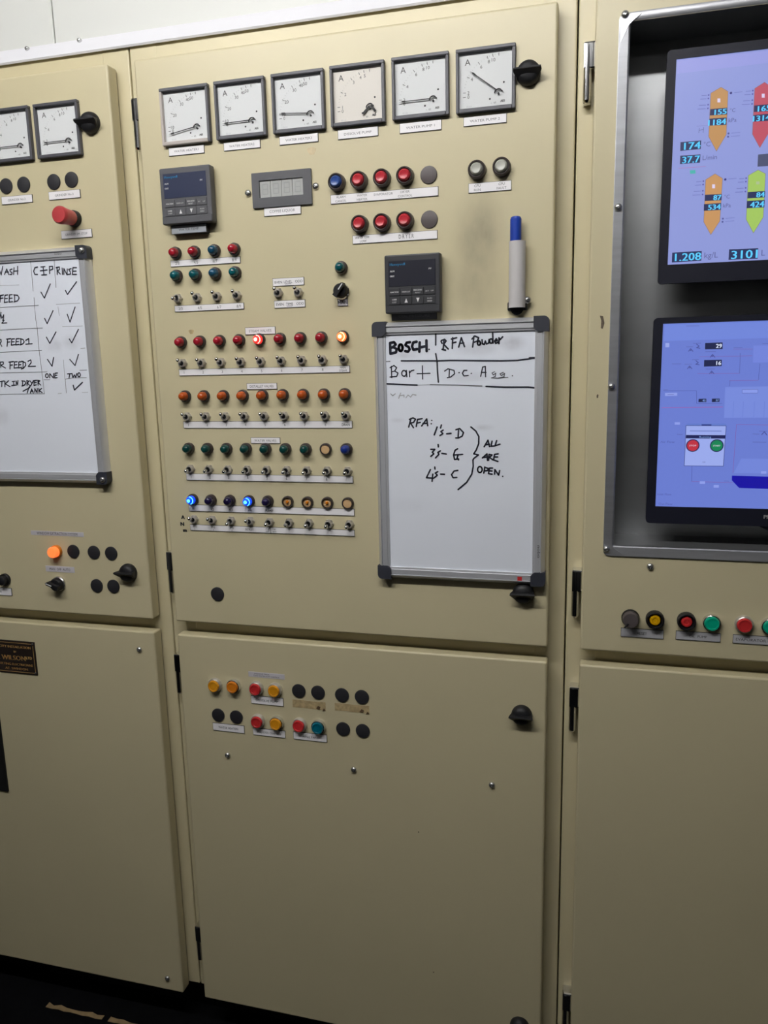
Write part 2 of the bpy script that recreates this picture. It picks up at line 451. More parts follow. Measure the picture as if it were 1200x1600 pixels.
cabinet('cream steel cabinet carrying the rows of lamps and toggle switches', SEAM0, SEAM1, -.8135, -.0758, H,
        {1: [xz(826, 115.5), xz(818, 926)], 0: [xz(815.5, 1116), xz(812, 1601)]},
        {1: [], 0: [xz(356, 1179.5), xz(553, 1202), xz(768.5, 1226)]}, dirty=True)
BX0, BX1, BZ0, BZ1 = .0145, .720, -.3325+CH, .5075+CH
cabinet('cream steel cabinet with two monitors set into its door', SEAM1, .86, -.0195, .835, H,
        {1: [], 0: []}, {1: [xz(1016, 885)], 0: []}, hole=(BX0+.012, BX1-.012, BZ0+.012, BZ1-.012))

# ------------------------------------------------------------------ label plates
def corners(c, h=0):
    p = [F(x, y, h) for x, y in c]
    return ((p[0].x+p[3].x)/2, (p[1].x+p[2].x)/2, (p[2].z+p[3].z)/2, (p[0].z+p[1].z)/2)
def plate(c, label, words, mat='plate_white', thick=.0016, name='label_plate', cat='label', ink='ink', core='plate_core', rot=True, group='engraved label plates'):
    """words: (string, u, v, cap height in mm[, width mm]) with u, v from -1 to 1 over the plate"""
    x0, x1, z0, z1 = corners(c)
    cx, cz = (x0+x1)/2, (z0+z1)/2; w, h = (x1-x0)/2, (z1-z0)/2
    t = thing(name, label, cat, (cx, 0, cz), group)
    b = MB(); b.prism([(-w, -h), (w, -h), (w, h), (-w, h)], .0004, -thick, core)
    k = .0006
    b.prism([(-w+k, -h+k), (w-k, -h+k), (w-k, h-k), (-w+k, h-k)], -thick, -thick-.0003, mat)
    b.build('plate', t, smooth=False)
    if words:
        for s in words:
            b = MB(); wd = s[4]/1000 if len(s) > 4 else None
            text(b, s[0], s[1]*w, s[2]*h, s[3]/1000, s[5] if len(s) > 5 else ink, y=-thick-.0005, width=wd)
            if b.v: b.build('lettering', t, smooth=False)
    return t, w, h
def one(s, size=4.2, width=None): return [(s, 0, 0, size)+((width,) if width else ())]

# ammeter plates
for c, s, ex in (([(263.8, 232), (319.3, 225), (320, 238.8), (265, 245)], 'WATER HEATER1', 'under the pale framed ammeter'),
             ([(350, 224.5), (407, 217), (407.3, 231), (350.5, 236.5)], 'WATER HEATER2', 'between the pale framed ammeter plate and the next'),
             ([(437, 213.8), (497.5, 207.5), (497.5, 221), (437.5, 228)], 'WATER HEATER3', 'beside the DISSOLVE PUMP plate'),
             ([(528, 204.5), (591, 197), (591.5, 212), (528.5, 219)], 'DISSOLVE PUMP', 'under the broken needle ammeter'),
             ([(624.5, 193.4), (690, 187), (690, 203), (625, 209)], 'WATER PUMP 1', 'next to the DISSOLVE PUMP plate'),
             ([(724.4, 184.4), (792, 176.6), (791.5, 191.6), (724.5, 198.5)], 'WATER PUMP 2', 'under the raised needle ammeter')):
    plate(c, 'white label plate reading %s %s' % (s, ex), one(s, 4.0, 48), ink='ink_grey')
plate([(3, 308), (51, 303.5), (51.8, 316), (4, 320.5)], 'white label plate reading GRINDER No.2 above the wash checklist board', one('GRINDER No.2', 4.2, 40), ink='ink_grey')
plate([(76, 301), (125.5, 295), (126.5, 308.5), (78, 313.5)], 'white label plate reading GRINDER No.3 above the red pull knob', one('GRINDER No.3', 4.2, 40), ink='ink_grey')
plate([(96, 361), (144, 357.5), (144.7, 370), (97, 374.5)], 'white label plate reading GRINDER EM. STOP below the red knob', one('GRINDER EM. STOP', 4.2, 48), ink='ink_grey')
plate([(-30, 917), (18.5, 917.5), (19.3, 930), (-29, 928)], 'white label plate below the black push button beside the extraction switch', [('HAMMER', .1, 0, 4)])
plate([(48, 828.5), (131, 832), (131, 838.5), (48.5, 836)], 'clear tape label reading WINDOW EXTRACTION SYSTEM', one('WINDOW EXTRACTION SYSTEM', 6.0, 98), mat='tape_label', thick=.0003, core='tape_label', name='tape_label', group='stuck paper labels')
plate([(71, 883.5), (116.5, 886), (116.5, 895.5), (72, 892.5)], 'tape label reading MAN OFF AUTO above the rotary switch', one('MAN  OFF  AUTO', 5.4, 50), mat='tape_label', thick=.0003, core='tape_label', name='tape_label', group='stuck paper labels')
plate([(273, 355), (327.5, 351), (328, 364), (274.5, 368)], 'grey label plate reading WATER TEMP under the upper controller', one('WATER TEMP', 4.5, 40), mat='plate_grey', thick=.013)
plate([(612, 489), (683, 484.5), (683, 498), (612.5, 502)], 'dark label plate reading COL PRESSURE half hidden above the whiteboard', one('COL PRESSURE', 4.5, 55), mat='controller_grey', ink='ink_grey')
plate([(412.5, 325), (470.5, 320), (470.8, 334), (413.5, 339)], 'white label plate reading COFFEE LIQUOR under the digital display', one('COFFEE LIQUOR', 4.6, 48), ink='ink_grey')
plate([(516.5, 305), (685, 291.5), (685.3, 306), (517.5, 319.5)], 'long white label plate naming alarm, water heater, evaporator and dryer control',
      [('ALARM', -.80, .42, 3.8), ('CANCEL', -.80, -.45, 3.8), ('WATER', -.40, .42, 3.8), ('HEATER', -.40, -.45, 3.8), ('EVAPORATOR', 0, .3, 3.8, 33),
       ('DRYER', .40, .42, 3.8), ('CONTROL', .40, -.45, 3.8)], ink='ink_grey')
plate([(551, 369.5), (683.6, 358.4), (684, 373), (551.5, 382)], 'long white label plate reading WATER TEMP LOW and DRYER',
      [('WATER TEMP.', -.76, .42, 3.8, 26), ('LOW', -.74, -.42, 3.8), ('D R Y E R', .28, .05, 7.0, 26)])
plate([(731.9, 287.9), (799.1, 281), (799.3, 297), (732.5, 302.5)], 'white label plate reading CPU RUN and CPU FAULT',
      [('CPU', -.58, .42, 4), ('RUN', -.58, -.42, 4), ('CPU', .55, .42, 4), ('FAULT', .55, -.42, 4)], ink='ink_grey')
nums = ['1', '2', '3', '4', '5', '6', '7', '8']
pairs = ['2/3', '4/5', '6/7', '8/9']
plate([(266.5, 408.7), (375.9, 399.3), (376, 410), (268, 418)], 'white number strip 2/3 to 8/9 between red and green lamps', [(s, -.80+i*.545, 0, 5.2) for i, s in enumerate(pairs)], ink='ink_grey')
plate([(272.7, 478), (381.2, 472.7), (382, 483), (274.5, 487.6)], 'white number strip 2/3 to 8/9 under four toggle switches', [(s, -.82+i*.56, 0, 5.2) for i, s in enumerate(pairs)], ink='ink_grey')
for c, s, m in (([(426, 435.6), (475.3, 432.5), (475.6, 445), (427, 448)], 'LEVEL', 'above'), ([(428.5, 470.6), (477, 467.5), (477.6, 479.4), (429.5, 482)], 'TIME', 'below')):
    t, w, h = plate(c, 'white label plate reading EVEN %s ODD %s two toggle switches' % (s, m), [('EVEN', -.62, 0, 4.6), (s, 0, 0, 4.6), ('ODD', .68, 0, 4.6)])
    b = MB(); rect(b, -.2*w, .2*w, -.62*h, -.52*h, 'ink', -.0022); b.build('underline', t, smooth=False)
plate([(527.5, 467), (544, 466), (544, 477.5), (528.5, 479)], 'small label plate reading MAN under the rotary selector', one('MAN', 6), mat='tape_label')
plate([(383.3, 512.7), (430.5, 509.2), (430.8, 521.5), (384, 523.5)], 'white label plate reading STEAM VALVES above the lit red lamp', one('STEAM VALVES', 4.6, 44), ink='ink_grey')
plate([(385.8, 599.9), (433, 597.3), (433.5, 607.6), (386.5, 609)], 'white label plate reading DISTALLET VALVES above the orange lamps', one('DISTALLET VALVES', 4.6, 47))
plate([(392.3, 684), (438.2, 682.8), (438.2, 692.5), (392.5, 693)], 'white label plate reading WATER VALVES above the dark green lamps', one('WATER VALVES', 4.6, 44), ink='ink_grey')
def strip(c, label, last):
    plate(c, label, [(s, -.935+i*.2335, 0, 5.0) for i, s in enumerate(nums)]+last, ink='ink_grey')
strip([(279.9, 577.5), (546.8, 570.5), (547, 581.5), (281, 587.5)], 'long white number strip 1 to 8 ending in MAIN STEAM', [('MAIN', .925, .45, 3.6, 10, 'ink'), ('STEAM', .925, -.4, 3.6, 14, 'ink')])
strip([(287, 658.3), (550.6, 657.5), (550.6, 668.8), (287.5, 669)], 'long white number strip 1 to 8 ending in DRAIN', [('DRAIN', .93, 0, 5, 15, 'ink')])
strip([(291.5, 740.2), (551.9, 743.3), (552, 754), (292, 750.5)], 'long white number strip 1 to 8 under the water valve switches', [])
plate([(295.6, 788.7), (554, 794.4), (554, 805), (296, 799)], 'long white strip reading V1, V2, V3, V4 and PUMP', [(s, -.94+i*.235, -.2, 5.2) for i, s in enumerate(['V1', 'V2', 'V3', 'V4', 'PUMP'])], ink='ink')
plate([(297.5, 819.7), (554.5, 827.5), (554.5, 837.5), (298, 828.5)], 'long white strip reading DISTALLET under the lowest toggle switches',
      [('PV1', -.94, .3, 3.6), ('PV2', -.70, .3, 3.6), ('PV3', -.47, .3, 3.6), ('1', -.94, -.5, 2.8), ('2', -.70, -.5, 2.8), ('3', -.47, -.5, 2.8), ('DISTALLET', -.25, .05, 4, 17),
       ('STOP', -.03, .4, 3, 8), ('START', .055, .4, 3, 8), ('|', .01, 0, 9), ('OUT', -.03, -.4, 3, 7), ('AUTO', .055, -.4, 3, 8)])
# letters inked straight on the paint beside the lowest row
for s, px, py, lab in (('A', 286, 808, 'small black inked letter A beside the lowest switch row'), ('N', 285, 818.5, 'small black inked letter N beside the lowest switch row'), ('m', 289, 828, 'small black inked letter m beside the lowest switch row')):
    p = F(px, py); b = MB(); text(b, s, 0, 0, .0080, 'ink', y=-.0003, bold=.0008); b.prism([(-.001, -.001), (.001, -.001), (.001, .001), (-.001, .001)], .0003, .0008, 'ink')
    tag(b.build('ink_letter', None, (p.x, 0, p.z), smooth=False), lab, 'lettering', 'inked letters')
# lower door plates
plate([(388, 1049), (445, 1053.5), (444.5, 1062), (388.5, 1057)], 'paper label with two printed lines above the red and amber buttons', [('DISSOLVE TANK', -.25, .42, 3, 32), ('TANK WATER PUMP CONTROL', 0, -.35, 2.6, 56)], mat='tape_label', thick=.0003, core='tape_label', name='tape_label', group='stuck paper labels')
plate([(392.5, 1086.3), (443.8, 1090.5), (442.5, 1103), (393, 1098.5)], 'white label plate reading DISSOLVE PUMP below red and amber buttons', one('DISSOLVE PUMP', 4.6, 48))
plate([(333, 1129), (382.5, 1133.3), (382, 1145), (333.3, 1140.5)], 'white label plate reading WATER HEATERS below two black plugs', one('WATER HEATERS', 4.6, 44))
plate([(395.5, 1137.2), (446.3, 1141), (446, 1152.5), (396, 1147.5)], 'white label plate reading TRANSFER CHAMBER below red and amber buttons', one('TRANSFER CHAMBER', 4.6, 52), ink='ink_grey')
plate([(458.8, 1143.3), (511.5, 1147), (511, 1159.5), (459, 1154)], 'white label plate reading HALL FAN below red and teal buttons', one('HALL FAN', 4.6, 30))
for c, lab in (([(457, 1093), (509, 1097), (508.5, 1110), (457.5, 1105)], 'dried glue mark of a lost label with a brown blob'), ([(523, 1098), (577, 1103), (577, 1115), (523.5, 1110)], 'dried glue mark of a lost label with a torn corner')):
    x0, x1, z0, z1 = corners(c); cx, cz = (x0+x1)/2, (z0+z1)/2; w, h = (x1-x0)/2, (z1-z0)/2
    t = thing('glue_mark', lab, 'glue mark', (cx, 0, cz), 'glue marks of lost labels')
    b = MB(); b.prism([(-w, -h), (-.3*w, -h*.9), (.2*w, -h), (w, -h*.95), (w, h), (.3*w, h*.92), (-.4*w, h), (-w, h*.95)], .0002, -.0003, 'glue_tan'); b.build('residue', t, smooth=False)
    b = MB(); q = .2 if cx < -.62 else .55
    b.prism([(q*w-.004, -.7*h), (q*w+.003, -.9*h), (q*w+.005, -.3*h), (q*w, 0)], 0, -.0012, 'glue_dark'); b.prism([(.8*w, -1.2*h), (w, -1.1*h), (.9*w, -.5*h)], .0002, -.001, 'glue_dark'); b.build('blob', t, smooth=False)
for px, py, r, lab in ((299, 518.5, .0050, 'small tan glue spot above the steam lamps'), (487, 236, .0075, 'faint tan stain patch below the ammeter plates')):
    p = F(px, py); b = MB(); pl = [(r*(1+.25*math.sin(3*a))*math.cos(a), r*(1+.2*math.cos(2*a))*math.sin(a)) for a in [i*math.pi/7 for i in range(14)]]
    b.prism(pl, .0002, -.0003, 'glue_tan' if r < .006 else 'glue_pale'); tag(b.build('glue_spot', None, (p.x, 0, p.z), smooth=False), lab, 'glue spot', 'glue spots')
for px, py, pl, lab in ((933.5, 619, [(-.001, -.003), (.0012, -.0028), (.0016, .002), (0, .0034), (-.0014, .001)], 'dark paint chip beside the steel surround on the monitor door'),
                        (941, 503, [(-.002, -.010), (.001, -.011), (.0035, -.002), (.001, .009), (-.004, .010), (-.0015, .002)], 'brown scuff beside the steel surround on the monitor door'),
                        (677.5, 1519, [(-.0012, -.0012), (.0012, -.001), (.001, .0014), (-.001, .001)], 'tiny dark paint chip near the foot of the lower door'),
                        (654, 1300, [(-.001, -.0012), (.0012, -.001), (.001, .001), (-.001, .001)], 'tiny dark paint chip below the lower door screws')):
    p = F(px, py); b = MB(); b.prism(pl, .0002, -.00025, 'chip_dark'); tag(b.build('paint_chip', None, (p.x, 0, p.z), smooth=False), lab, 'paint chip', 'paint chips')
# right door plates
plate([(969.8, 980), (1037, 985), (1036.5, 998.5), (970, 993.5)], 'metal framed label plate reading RESET below knob and yellow button', one('RESET', 4.5), mat='plate_metal', core='plate_core')
plate([(1055.5, 984.5), (1126, 990), (1125.5, 1003.5), (1056, 998)], 'metal framed label plate reading OIL PUMP below red and green buttons', one('OIL  PUMP', 4.5), mat='plate_metal')
plate([(1144.7, 990.5), (1222, 996), (1222, 1009.5), (1145, 1004)], 'metal framed label plate reading EVAPORATOR MAIN below red and green buttons', one('EVAPORATOR MAIN', 4.8, 66), mat='plate_metal')

# ------------------------------------------------------------------ small panel devices
def fit_row(pts, fit=True):
    """regular row from measured spots: common height, straight spacing"""
    P = [F(x, y) for x, y in pts]; n = len(P)
    if not fit or n < 3: return [(p.x, p.z) for p in P]
    zb = sum(p.z for p in P)/n; xb = sum(p.x for p in P)/n; ib = (n-1)/2
    k = sum((i-ib)*(p.x-xb) for i, p in enumerate(P))/sum((i-ib)**2 for i in range(n))
    return [((xb+k*(i-ib))*.6+p.x*.4, zb*.7+p.z*.3) for i, p in enumerate(P)]
def lamp_bezel(mat='bezel_brown'):
    b = MB(); b.lathe([(.0110, -.001), (.0112, .0015), (.0110, .0058), (.0096, .0076), (.0086, .0078), (.0084, .004)], mat, 22); return b
def lens(mat):
    b = MB(); b.lathe([(.0084, .004), (.0083, .0105), (.0076, .0150), (.0062, .0182), (.0040, .0200), (0, .0206)], mat, 20); return b
def lamp_nut():
    b = MB(); b.lathe([(.0103, 0), (.0103, .001), (.0098, .0016)], 'black_plastic', 6); return b
def lamp(x, z, label, colour, group, lit=None):
    t = thing('indicator_lamp', label, 'lamp', (x, 0, z), group)
    put('bezel', shared('lampbezel', lamp_bezel, 'bezel'), t)
    if lit:
        l = put('lens', shared('lens_'+lit, lambda: lens(lit), 'lens'), t)
        def core():
            b = MB(); b.lathe([(.0036, .0188), (.0033, .0206), (.0018, .0214), (0, .0216)], lit+'_core', 16)
            n = 18
            b.tube([(.0072*math.cos(a), -.0165, .0072*math.sin(a)) for a in [math.radians(-70+i*160/n) for i in range(n+1)]], .0009, lit+'_core', 6)
            return b
        put('glow', shared('core_'+lit, core, 'glow'), l)
    elif colour == 'open':
        def o():
            b = MB(); b.lathe([(.0086, .0035), (.0078, .0040), (0, .0042)], 'tan_core', 20); return b
        def bulb():
            b = MB(); b.lathe([(.0030, .004), (.0030, .0062), (.002, .0078), (0, .0082)], 'cap_orange', 12); return b
        put('socket', shared('opensocket', o, 'socket'), t); put('bulb', shared('openbulb', bulb, 'bulb'), t)
    elif colour == 'blank':
        def o2():
            b = MB(); b.lathe([(.0086, .0055), (.0080, .0062), (0, .0064)], 'tan_core', 20); return b
        put('insert', shared('blankinsert', o2, 'insert'), t)
    else:
        put('lens', shared('lens_'+colour, lambda: lens('lens_'+colour), 'lens'), t)
    return t
TOG = {}
def toggle(x, z, label, tilt, group, lean=0):
    """tilt > 0: lever up, < 0: down (degrees)"""
    t = thing('toggle_switch', label, 'switch', (x, 0, z), group)
    def base():
        b = MB(); b.lathe([(.0092, -.0005), (.0092, .0026), (.0084, .0036)], 'toggle_metal', 6)
        b.lathe([(.0070, .002), (.0070, .0085), (.0062, .0096), (.0050, .0096), (.0042, .0070)], 'toggle_metal', 20); b.lathe([(.0043, .0072), (.0042, .0068), (0, .0066)], 'black_plastic', 14); return b
    put('bushing', shared('togbase', base, 'bushing'), t)
    def lever():
        b = MB(); a = math.radians(tilt); l = math.radians(lean)
        def pt(s): return (s*math.sin(l), -.006-s*math.cos(a)*math.cos(l), s*math.sin(a))
        b.tube([pt(s) for s in (0, .008, .013, .016, .0178, .0187)], [.0018, .0025, .0033, .0036, .0027, .0009], 'chrome', 10); return b
    put('lever', shared('lev%d_%d' % (tilt, lean), lever, 'lever'), t)
    return t

# four pair lamps, red/teal row and green row
for i, (x, z) in enumerate(fit_row([(275.9, 395.3), (304.7, 394.5), (336.7, 391.9), (367.3, 389.5)])):
    c = 'teal' if i == 2 else 'red'
    lamp(x, z, ['red indicator lamp in the row of four, two before the teal one', 'red indicator lamp in the row of four, next before the teal one', 'teal indicator lamp between two red ones in the row of four', 'red indicator lamp in the row of four, past the teal one'][i], 'bluegreen' if i == 2 else 'red', 'pair lamps of the upper lamp row')
for i, (x, z) in enumerate(fit_row([(278, 431.3), (306.5, 430), (337.5, 427.3), (369.2, 426)])):
    lamp(x, z, 'green indicator lamp below the ' + ['red lamp two before the teal one', 'red lamp next before the teal one', 'teal lamp of the row of four', 'red lamp past the teal one'][i], 'bluegreen' if i == 2 else 'teal', 'pair lamps of the green row')
for i, (x, z) in enumerate(fit_row([(279.3, 466.5), (308.7, 465.5), (340.1, 463.3), (371.3, 461.5)])):
    toggle(x, z, 'chrome toggle switch in the row of four, ' + ['its lever straight', 'next to the one with straight lever', 'second from the one with straight lever', 'third from the one with straight lever'][i], -4 if i == 0 else 24, 'pair toggle switches')
for (x, z), s in zip(fit_row([(435.6, 458), (467, 457)]), ('EVEN', 'ODD')):
    toggle(x, z, 'chrome toggle switch on the %s side between the LEVEL and TIME plates' % s, 24, 'even and odd toggle switches')
x, z = xz(534, 418.5); lamp(x, z, 'single green indicator lamp above the rotary selector', 'teal', 'single lamps')
R9 = [('steam', 'red', [(284.7, 535.3), (313.5, 533.5), (344.7, 532.7), (374.8, 531.6), (406, 530.8), (438.8, 529.2), (470, 528.4), (502.8, 527.9), (536.7, 526)]),
      ('distallet', 'orange', [(291, 618.7), (319.9, 618.7), (350.4, 618.7), (380.1, 618.2), (410.6, 618.2), (442.6, 616.7), (474.9, 616.7), (507.2, 616.2), (539.5, 615.6)]),
      ('water', 'green', [(296.2, 700.1), (325.1, 700.9), (355, 700.9), (385.8, 700.9), (416.3, 701.4), (447.3, 701.4), (479, 701.4), (509.3, 701.4), (541.6, 700.6)]),
      ('pump', 'violet', [(302.6, 780.2), (330.3, 781.5), (360.2, 782), (390.5, 782.3), (418.9, 782.3), (450.6, 783.3), (481.6, 784.6), (511.9, 784.9), (544.2, 785.6)])]
T9 = [[(286.8, 567.9), (315.9, 567.3), (346, 566), (377.5, 565.5), (408.4, 564.7), (440.4, 563.6), (472.4, 562.5), (504.7, 562), (537.5, 561.5)],
      [(293.6, 651), (322.8, 651), (353, 651), (382.7, 650.5), (413.7, 650.3), (444.7, 649.7), (476.5, 649.7), (508.8, 649.2), (541, 649.2)],
      [(298.7, 732.4), (327.7, 732.9), (356.9, 733.7), (387.1, 733.7), (417.6, 734.2), (449.1, 734.5), (480.1, 735), (511.9, 735), (543.6, 735.8)],
      [(304.4, 810.7), (332.3, 812), (362, 813.3), (391.2, 813.3), (422.2, 815.6), (452.5, 816.4), (484, 817.1), (514.5, 818.4), (546.7, 819)]]
TILT = [[22]*9, [20]*9, [-6, -6, -6, -6, -6, -6, -8, -6, -6], [18, 18, -12, 12, -6, -6, -6, -6, -6]]
LASTN = {'steam': 'MAIN STEAM', 'distallet': 'DRAIN', 'water': 'at the blank strip end'}
ROWN = {'steam': 'steam valve', 'distallet': 'distallet valve', 'water': 'water valve', 'pump': 'lowest lamp'}
ORD = ['first', 'second', 'third', 'fourth', 'fifth', 'sixth', 'seventh', 'eighth', 'ninth']
def spot(key, i):
    if key == 'pump':
        return ('in the lowest row, ' + ['fourth before the word PUMP', 'third before the word PUMP', 'second before the word PUMP', 'next before the word PUMP', 'at the word PUMP',
                'first past the word PUMP', 'second past the word PUMP', 'third past the word PUMP', 'fourth past the word PUMP'][i])
    end = {'steam': 'MAIN STEAM', 'distallet': 'DRAIN', 'water': 'blank'}[key]
    return '%s from the %s end of the %s row' % (ORD[8-i], end, ROWN[key]) if i < 8 else 'at the %s end of the %s row' % (end, ROWN[key])
for r, (key, colour, pts) in enumerate(R9):
    for i, (x, z) in enumerate(fit_row(pts)):
        lit = None; c = colour; g = ROWN[key]+' row of lamps'
        if key == 'steam' and i == 4: lit = 'lit_red'
        if key == 'steam' and i == 8: lit = 'lit_amber'
        if key == 'pump' and i in (0, 3): lit = 'lit_blue'
        if key == 'water' and i == 7: c = 'blank'
        if key == 'water' and i == 8: c = 'dark_blue'
        if key == 'pump' and i in (5, 6, 7): c = 'open'
        if key == 'pump' and i == 8: c = 'blank'
        cname = {'lit_red': 'glowing red', 'lit_amber': 'glowing amber', 'lit_blue': 'glowing blue'}.get(lit) or \
                {'red': 'unlit red', 'orange': 'orange', 'green': 'dark green', 'violet': 'dark violet', 'dark_blue': 'dark blue', 'open': 'open tan', 'blank': 'blanked tan'}[c]
        where = spot(key, i)
        lamp(x, z, '%s indicator lamp %s' % (cname, where), c, g, lit)
    for i, (x, z) in enumerate(fit_row(T9[r])):
        st = 'up' if TILT[r][i] > 5 else 'level'
        where = spot(key, i)
        toggle(x, z, 'chrome toggle switch %s, lever %s' % (where, st), TILT[r][i], ROWN[key]+' row of toggle switches')

# push buttons, 22 mm types
def pb(x, z, label, cap, style, group):
    t = thing('push_button', label, 'button', (x, 0, z), group)
    if style == 'shroud':          # dark deep ring, small cap seen inside
        def bz():
            b = MB(); b.lathe([(.0148, -.0005), (.0148, .004), (.0140, .012), (.0122, .0132), (.0112, .0128), (.0106, .006)], 'bezel_brown', 28); return b
        put('bezel', shared('bz_shroud', bz, 'bezel'), t)
        def cp():
            b = MB(); b.lathe([(.0106, .005), (.0104, .0120), (.0084, .0166), (.0070, .0178), (.0055, .0172), (0, .0170)], cap, 24); return b
        put('cap', shared('cap_shroud'+cap, cp, 'cap'), t)
    elif style == 'deep':          # black shroud with deep set small cap
        def bz():
            b = MB(); b.lathe([(.0150, -.0005), (.0152, .006), (.0146, .0125), (.0128, .0132), (.0108, .0060), (.0090, .0050)], 'black_plastic', 28); return b
        put('bezel', shared('bz_deep', bz, 'bezel'), t)
        def cp():
            b = MB(); b.lathe([(.0091, .004), (.0091, .0095), (.0080, .0112), (.0045, .0114), (.0040, .0104), (0, .0102)], cap, 24); return b
        put('cap', shared('cap_deep'+cap, cp, 'cap'), t)
    else:                          # chrome ring with proud lens
        ring = 'chrome' if style == 'chrome' else 'toggle_metal'
        def bz():
            b = MB(); b.lathe([(.0146, -.0005), (.0146, .005), (.0138, .0078), (.0126, .0086), (.0118, .0080)], ring, 28); return b
        put('bezel', shared('bz_'+ring, bz, 'bezel'), t)
        def cp():
            b = MB(); b.lathe([(.0119, .006), (.0119, .0105), (.0108, .0126), (.0084, .0126), (.0078, .0119), (0, .0117)], cap, 26); return b
        put('cap', shared('cap_ch'+cap, cp, 'cap'), t)
    return t
def plug(px, py, label, mat='plug_black', group='black hole plugs'):
    x, z = xz(px, py)
    def f():
        b = MB(); b.lathe([(.0142, -.0003), (.0143, .0012), (.0136, .0024), (.0108, .0030), (0, .0034)], mat, 28); return b
    t = put('hole_plug', shared('plug_'+mat, f, 'hole_plug'), None, (x, 0, z)); tag(t, label, 'plug', group); return t
GB = 'push buttons on the gauge door'
for px, py, cap, lab in ((527.9, 286.1, 'cap_blue', 'blue push button over ALARM CANCEL'), (562.4, 283.1, 'cap_red2', 'red push button over WATER HEATER on the alarm plate'),
                         (598.1, 279.5, 'cap_red2', 'red push button over EVAPORATOR'), (634.1, 275.9, 'cap_red2', 'red push button over DRYER CONTROL'),
                         (563.6, 350.9, 'cap_red2', 'red push button over WATER TEMP LOW'), (598.1, 348.5, 'cap_red2', 'red push button over the empty middle of the DRYER plate'),
                         (634.1, 345.5, 'cap_red2', 'red push button over the word DRYER'), (746, 266.6, 'cap_white', 'white lamp button over CPU RUN'), (784.4, 262, 'cap_white', 'white lamp button over CPU FAULT')):
    x, z = xz(px, py); pb(x, z, lab, cap, 'shroud', GB)
plug(670.1, 273.5, 'brownish grey hole plug at the end of the alarm plate', 'plug_grey'); plug(671, 343.1, 'dark grey hole plug at the end of the DRYER plate', 'plug_grey')
plug(340, 928, 'single black hole plug low on the gauge door')
for px, py, s in ((10, 291, 'hole plug of the pair away from the red pull knob, outer one'), (37.5, 288.5, 'hole plug of the pair away from the red pull knob, inner one'), (84.5, 284.5, 'hole plug of the pair above the red pull knob, away from the latch'), (112, 281, 'hole plug of the pair above the red pull knob, below the latch')):
    plug(px, py, 'black '+s)
for px, py, s in ((115, 861.5, 'hole plug next to the glowing orange lamp'), (147, 863, 'upper hole plug nearer the glowing orange lamp in the group of four'), (174, 864.5, 'upper hole plug nearer the latch in the group of four'),
                  (151.5, 915, 'lower hole plug nearer the rotary switch in the group of four'), (177.5, 916, 'lower hole plug under the latch in the group of four')):
    plug(px, py, 'black '+s)
LB = 'push buttons on the lower door'
for px, py, cap, st, lab in ((337, 1069.5, 'cap_amber', 'metal', 'amber push button, outer one above the WATER HEATERS plugs'), (366, 1071, 'cap_orange', 'chrome', 'orange push button, inner one above the WATER HEATERS plugs'),
                             (401.5, 1074.5, 'cap_red', 'metal', 'red push button above DISSOLVE PUMP on the lower door'), (430.5, 1077, 'cap_amber', 'metal', 'amber push button above DISSOLVE PUMP on the lower door'),
                             (404, 1125.5, 'cap_red', 'metal', 'red push button above TRANSFER CHAMBER'), (433.5, 1128.5, 'cap_amber', 'chrome', 'amber push button above TRANSFER CHAMBER'),
                             (469, 1131.5, 'cap_red', 'metal', 'red push button above HALL FAN'), (498.5, 1134.5, 'cap_teal', 'chrome', 'teal push button above HALL FAN')):
    x, z = xz(px, py); pb(x, z, lab, cap, st, LB)
for px, py, s in ((467, 1079.3, 'hole plug above the blobbed glue mark, beside the amber button'), (497, 1081.8, 'hole plug above the blobbed glue mark, away from the amber button'), (534.5, 1085.8, 'hole plug above the torn glue mark, inner one'), (565.5, 1088.8, 'hole plug above the torn glue mark, outer one'),
                  (341.3, 1117, 'hole plug above WATER HEATERS, outer one'), (369.5, 1120, 'hole plug above WATER HEATERS, inner one'), (536.3, 1138.8, 'hole plug below the torn glue mark, inner one'), (567, 1141.8, 'hole plug below the torn glue mark, outer one')):
    plug(px, py, 'black '+s)
RB = 'push buttons on the monitor cabinet'
for px, py, cap, st, lab in ((1023, 966.5, 'cap_yellow', 'deep', 'yellow push button sunk in a black shroud over RESET'), (1072, 969, 'cap_red', 'deep', 'red push button sunk in a black shroud over OIL PUMP'),
                             (1111.5, 972, 'cap_green', 'chrome', 'green push button over OIL PUMP'), (1162, 974.5, 'cap_red', 'metal', 'red push button over EVAPORATOR MAIN'), (1203, 977.5, 'cap_green', 'chrome', 'green push button over EVAPORATOR MAIN')):
    x, z = xz(px, py); pb(x, z, lab, cap, st, RB)
x, z = xz(985, 965); t = thing('selector_knob', 'dark grey turning knob over RESET', 'knob', (x, 0, z))
b = MB(); b.lathe([(.0150, -.0005), (.0150, .005), (.0140, .0065)], 'black_plastic', 28); b.build('bezel', t)
b = MB(); b.lathe([(.0134, .005), (.0132, .016), (.0122, .0185), (0, .019)], 'plug_grey', 24); b.build('knob', t)
b = MB(); b.tube([(-.010, -.0185, -.013), (-.004, -.0185, -.005)], .0016, 'black_plastic', 8); b.build('pointer', t)
x, z = xz(89, 861); t = thing('indicator_lamp', 'glowing orange lamp under WINDOW EXTRACTION SYSTEM', 'lamp', (x, 0, z), 'single lamps')
b = MB(); b.lathe([(.0132, -.0005), (.0134, .004), (.0126, .007), (.0114, .007)], 'cap_orange', 26); b.build('bezel', t)
b = MB(); b.lathe([(.0114, .005), (.0114, .0150), (.0100, .0175), (0, .0182)], 'lit_orange', 26); b.build('lens', t)
